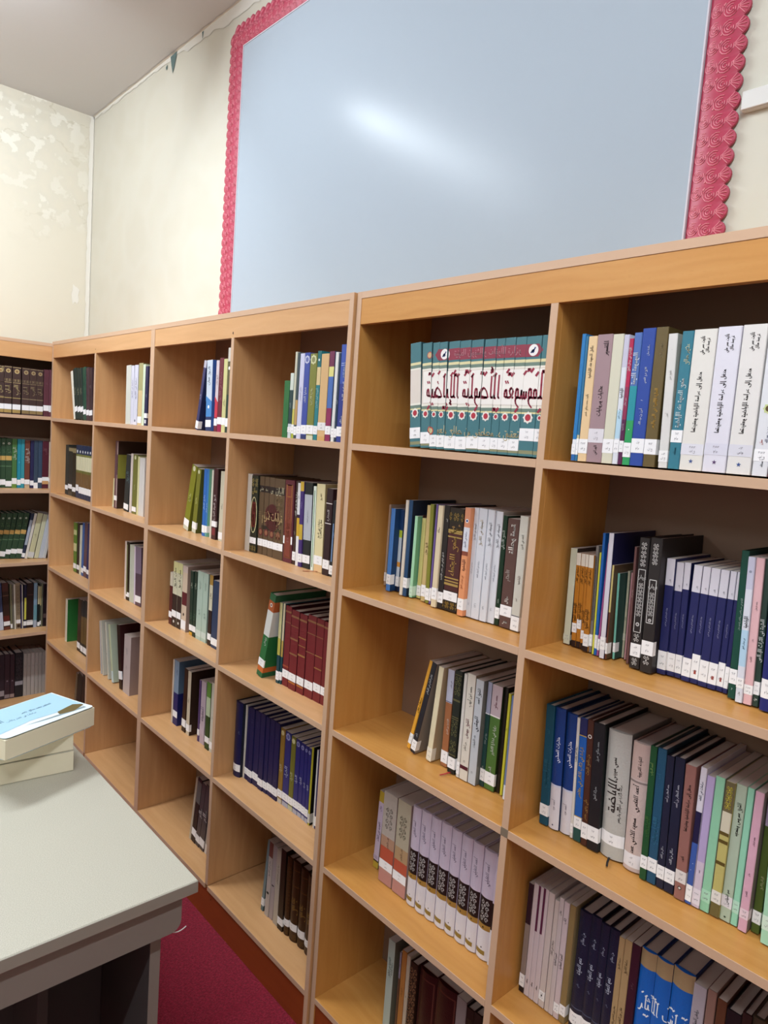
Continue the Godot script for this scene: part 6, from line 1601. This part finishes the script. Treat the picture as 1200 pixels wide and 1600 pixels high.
	bk(-0.2206, -0.1044, 0.0224, 0.2454, 0.000, "2f4a34", "H D.9x.4#e9e6da V.82-.66@0x.5#6a8a64=شرح b.56-.65#c9a25c L.44#6a8a64 k.05-.17", "dark green volume with tan band, first of three")
	bk(-0.1982, -0.1005, 0.0208, 0.2462, 0.000, "2f4a34", "H D.9x.4#e9e6da=#5a7a58 V.82-.66@0x.5#6a8a64=شرح b.56-.65#c9a25c L.44#6a8a64 k.06-.17", "dark green volume with tan band, second of three")
	bk(-0.1774, -0.0966, 0.0276, 0.2469, 0.000, "2f4a34", "H D.9x.4#e9e6da=#5a7a58 V.82-.66@0x.5#6a8a64=شرح b.56-.65#c9a25c L.44#6a8a64 k.03-.14", "dark green volume with tan band, third of three")
	bk(-0.1493, -0.0935, 0.0221, 0.2474, 0.000, "4a7440", "b.0-.08#6a8a3c V.95-.45@0x.7#d9dcc8=تاريخ_عمان k.08-.2", "green paperback with white writing")
	bk(-0.1256, -0.0908, 0.0160, 0.2468, 0.000, "2a8aa0", "V.6-.45@0x.5#8cc4d0=فقه k.06-.17", "bright teal paperback, left of two")
	bk(-0.1093, -0.0887, 0.0161, 0.2468, 0.000, "35909f", "V.9-.6@0x.3#8ca8b4=فقه k.09-.2", "bright teal paperback, right of two")
	bk(-0.0925, -0.0858, 0.0239, 0.2431, 0.000, "6e3f32", "b.0-.07#c0a888 V.95-.4@0x.7#d9cfc8=تاريخ_البيان k.08-.18", "reddish brown paperback with white writing")
	bk(-0.0669, -0.0838, 0.0163, 0.2430, 0.000, "27294e", "k.06-.16", "navy paperback right of the brown one")
	bk(-0.0505, -0.0802, 0.0187, 0.2436, 0.000, "39485a", "V.9-.65@0x.5#5a6a80=فقه k.0-.12", "slate blue paperback, left of two")
	bk(-0.0308, -0.0804, 0.0194, 0.2446, 0.000, "3a4a60", "V.9-.65@0x.5#5a6a80=فقه k.12-.22", "slate blue paperback, right of two")
	bk(-0.0113, -0.0775, 0.0303, 0.2439, 0.000, "562430", "b.09-.16#c89a68 V.9-.65@0x.5#8a5a60=الأدب k.16-.24", "maroon hardback near the corner")
	bk(0.0193, -0.0726, 0.0075, 0.2402, 0.000, "d9cdb4", "k.14-.22", "slim cream booklet in the corner")
	row("s3", "third shelf, side bookcase", false)
	bk(-0.2211, -0.1334, 0.0251, 0.2346, -0.156, "2f4834", "H D.89x.36#dcdcd0=#6a8a6a V.82-.66@0x.5#6a8a5c=شرح b.54-.63#c9a05c L.42#6a8a64 k.05-.16", "dark green volume leaning right, first of five")
	bk(-0.1958, -0.1274, 0.0262, 0.2351, -0.156, "2f4834", "H D.89x.36#dcdcd0=#6a8a6a V.82-.66@0x.5#6a8a5c=شرح b.54-.63#c9a05c L.42#6a8a64 k.05-.16", "dark green volume leaning right, second of five")
	bk(-0.1696, -0.1209, 0.0211, 0.2359, -0.156, "2f4834", "H D.89x.36#dcdcd0=#6a8a6a V.82-.66@0x.5#6a8a5c=شرح b.54-.63#c9a05c L.42#6a8a64 k.1-.2", "dark green volume leaning right, third of five")
	bk(-0.1479, -0.1147, 0.0259, 0.2371, -0.162, "2f4834", "H D.89x.36#dcdcd0=#6a8a6a V.82-.66@0x.5#6a8a5c=شرح b.54-.63#c9a05c L.42#6a8a64 k.11-.21", "dark green volume leaning right, fourth of five")
	bk(-0.1215, -0.1086, 0.0250, 0.2379, -0.162, "2f4834", "H D.89x.36#dcdcd0=#6a8a6a V.82-.66@0x.5#6a8a5c=شرح b.54-.63#c9a05c L.42#6a8a64 k.11-.21", "dark green volume leaning right, last of five")
	bk(-0.0962, -0.1029, 0.0134, 0.2382, -0.189, "2c3348", "b.3-.85#a9b2c0 k.03-.12", "slim navy and white booklet leaning right")
	bk(-0.0825, -0.0978, 0.0134, 0.2382, -0.188, "d9d2c8", "c#2a2420", "slim white booklet leaning right")
	bk(-0.0684, -0.0927, 0.0259, 0.2385, -0.188, "cac6a0", "V.7-.3@0x.3#8f8c68=الأدب c#3a3020 k.02-.14#cfcfd0", "pale yellow paperback leaning right")
	bk(-0.0403, -0.0877, 0.0210, 0.2329, -0.182, "c9c6a6", "c#5a5248", "cream paperback leaning right")
	bk(-0.0186, -0.0826, 0.0169, 0.2311, -0.182, "bcc0c8", "", "pale grey paperback leaning right, left of two")
	bk(-0.0014, -0.0770, 0.0159, 0.2285, -0.182, "c4c4c4", "", "pale grey paperback leaning right, right of two")
	row("s4", "fourth shelf, side bookcase", false)
	bk(-0.2068, -0.1048, 0.0341, 0.2474, 0.060, "c9cede", "b.38-1#3a4060", "white and navy paperback leaning left")
	bk(-0.1713, -0.1031, 0.0296, 0.2473, 0.060, "321d1a", "H b.72-.74#6a4a3c b.82-1#4a2a24 b.16-.3#5c2420 k.09-.18 b.0-.06#6a3a2c", "dark brown volume with reddish bands")
	bk(-0.1400, -0.1043, 0.0086, 0.2384, 0.036, "77755a", "k.03-.12", "olive grey paperback")
	bk(-0.1308, -0.1032, 0.0082, 0.2353, 0.036, "69675c", "", "grey paperback beside the slim white one")
	bk(-0.1224, -0.1004, 0.0068, 0.2365, 0.036, "d8d2c4", "", "slim white booklet")
	bk(-0.1144, -0.0997, 0.0206, 0.2421, 0.034, "8f7f68", "A.3-.95x.6#6a5540 k.12-.2 R.03-.1x.4#3a2a20", "brown patterned paperback")
	bk(-0.0930, -0.0975, 0.0046, 0.2327, 0.025, "2c2a54", "", "very slim navy booklet")
	bk(-0.0884, -0.0960, 0.0051, 0.2334, 0.025, "c9c2b4", "", "very slim cream booklet")
	bk(-0.0822, -0.0967, 0.0134, 0.2317, 0.000, "25253c", "R.2-.7@.1x.4#cfcc54 k.06-.16", "navy paperback with a yellow stripe")
	bk(-0.0676, -0.0961, 0.0312, 0.2384, 0.000, "271a1c", "H F.15-.95x.6#3c2a28 L.74#5a3c3c k.06-.17", "dark maroon-black volume")
	bk(-0.0348, -0.0933, 0.0165, 0.2379, 0.000, "7f9bb0", "b.0-.16#a9b0c0 b.16-.5#6a98a4", "misty blue paperback")
	bk(-0.0154, -0.0938, 0.0104, 0.2171, 0.000, "1c2426", "b.56-1#bcb490 k.02-.12", "slim black and cream paperback")
	bk(-0.0044, -0.0923, 0.0052, 0.2294, 0.000, "4a4e40", "b.5-.95#c9b880 k.05-.14", "slim dark green and cream paperback")
	bk(0.0015, -0.0913, 0.0081, 0.2326, 0.000, "70705c", "", "grey-green paperback")
	bk(0.0116, -0.0901, 0.0196, 0.2295, 0.000, "241a1e", "b.2-.3#5a4a48", "black paperback in the corner")
	row("s5", "bottom shelf, side bookcase", false)
	bk(-0.1925, -0.1000, 0.0251, 0.2408, 0.000, "332830", "H k.08-.2#9a8f94", "dark plum volume, first of three")
	bk(-0.1664, -0.1000, 0.0249, 0.2402, 0.000, "38282f", "H D.4x.3#8a7c84 b.02-.1#8f8084", "dark plum volume, second of three")
	bk(-0.1401, -0.1000, 0.0210, 0.2360, 0.000, "3a2a30", "H D.4x.3#8a7c84 b.02-.1#a08a84", "dark plum volume, third of three")
	bk(-0.1171, -0.1000, 0.0379, 0.2397, 0.000, "24232a", "H A.4-.9x.6#4a4048 k.27-.36#9a979c", "thick black volume with a grey label")
	bk(-0.0767, -0.1000, 0.0161, 0.2290, 0.000, "aaa29c", "V.9-.5@0x.3#8a827e=عمان", "pale grey volume, first of six alike")
	bk(-0.0599, -0.1000, 0.0184, 0.2285, 0.000, "aaa29c", "V.9-.5@0x.3#8a827e=عمان", "pale grey volume, second of six alike")
	bk(-0.0405, -0.1000, 0.0185, 0.2281, 0.000, "b0a8a2", "V.9-.5@0x.3#8a827e=عمان", "pale grey volume, third of six alike")
	bk(-0.0210, -0.1000, 0.0177, 0.2275, 0.000, "aaa29c", "V.9-.5@0x.3#8a827e=عمان", "pale grey volume, fourth of six alike")
	bk(-0.0023, -0.1000, 0.0163, 0.2257, 0.000, "aaa29c", "V.9-.5@0x.3#8a827e=عمان", "pale grey volume, fifth of six alike")
	bk(0.0151, -0.1000, 0.0189, 0.2255, 0.000, "a8a09a", "V.9-.5@0x.3#8a827e=عمان", "pale grey volume, last of six alike")
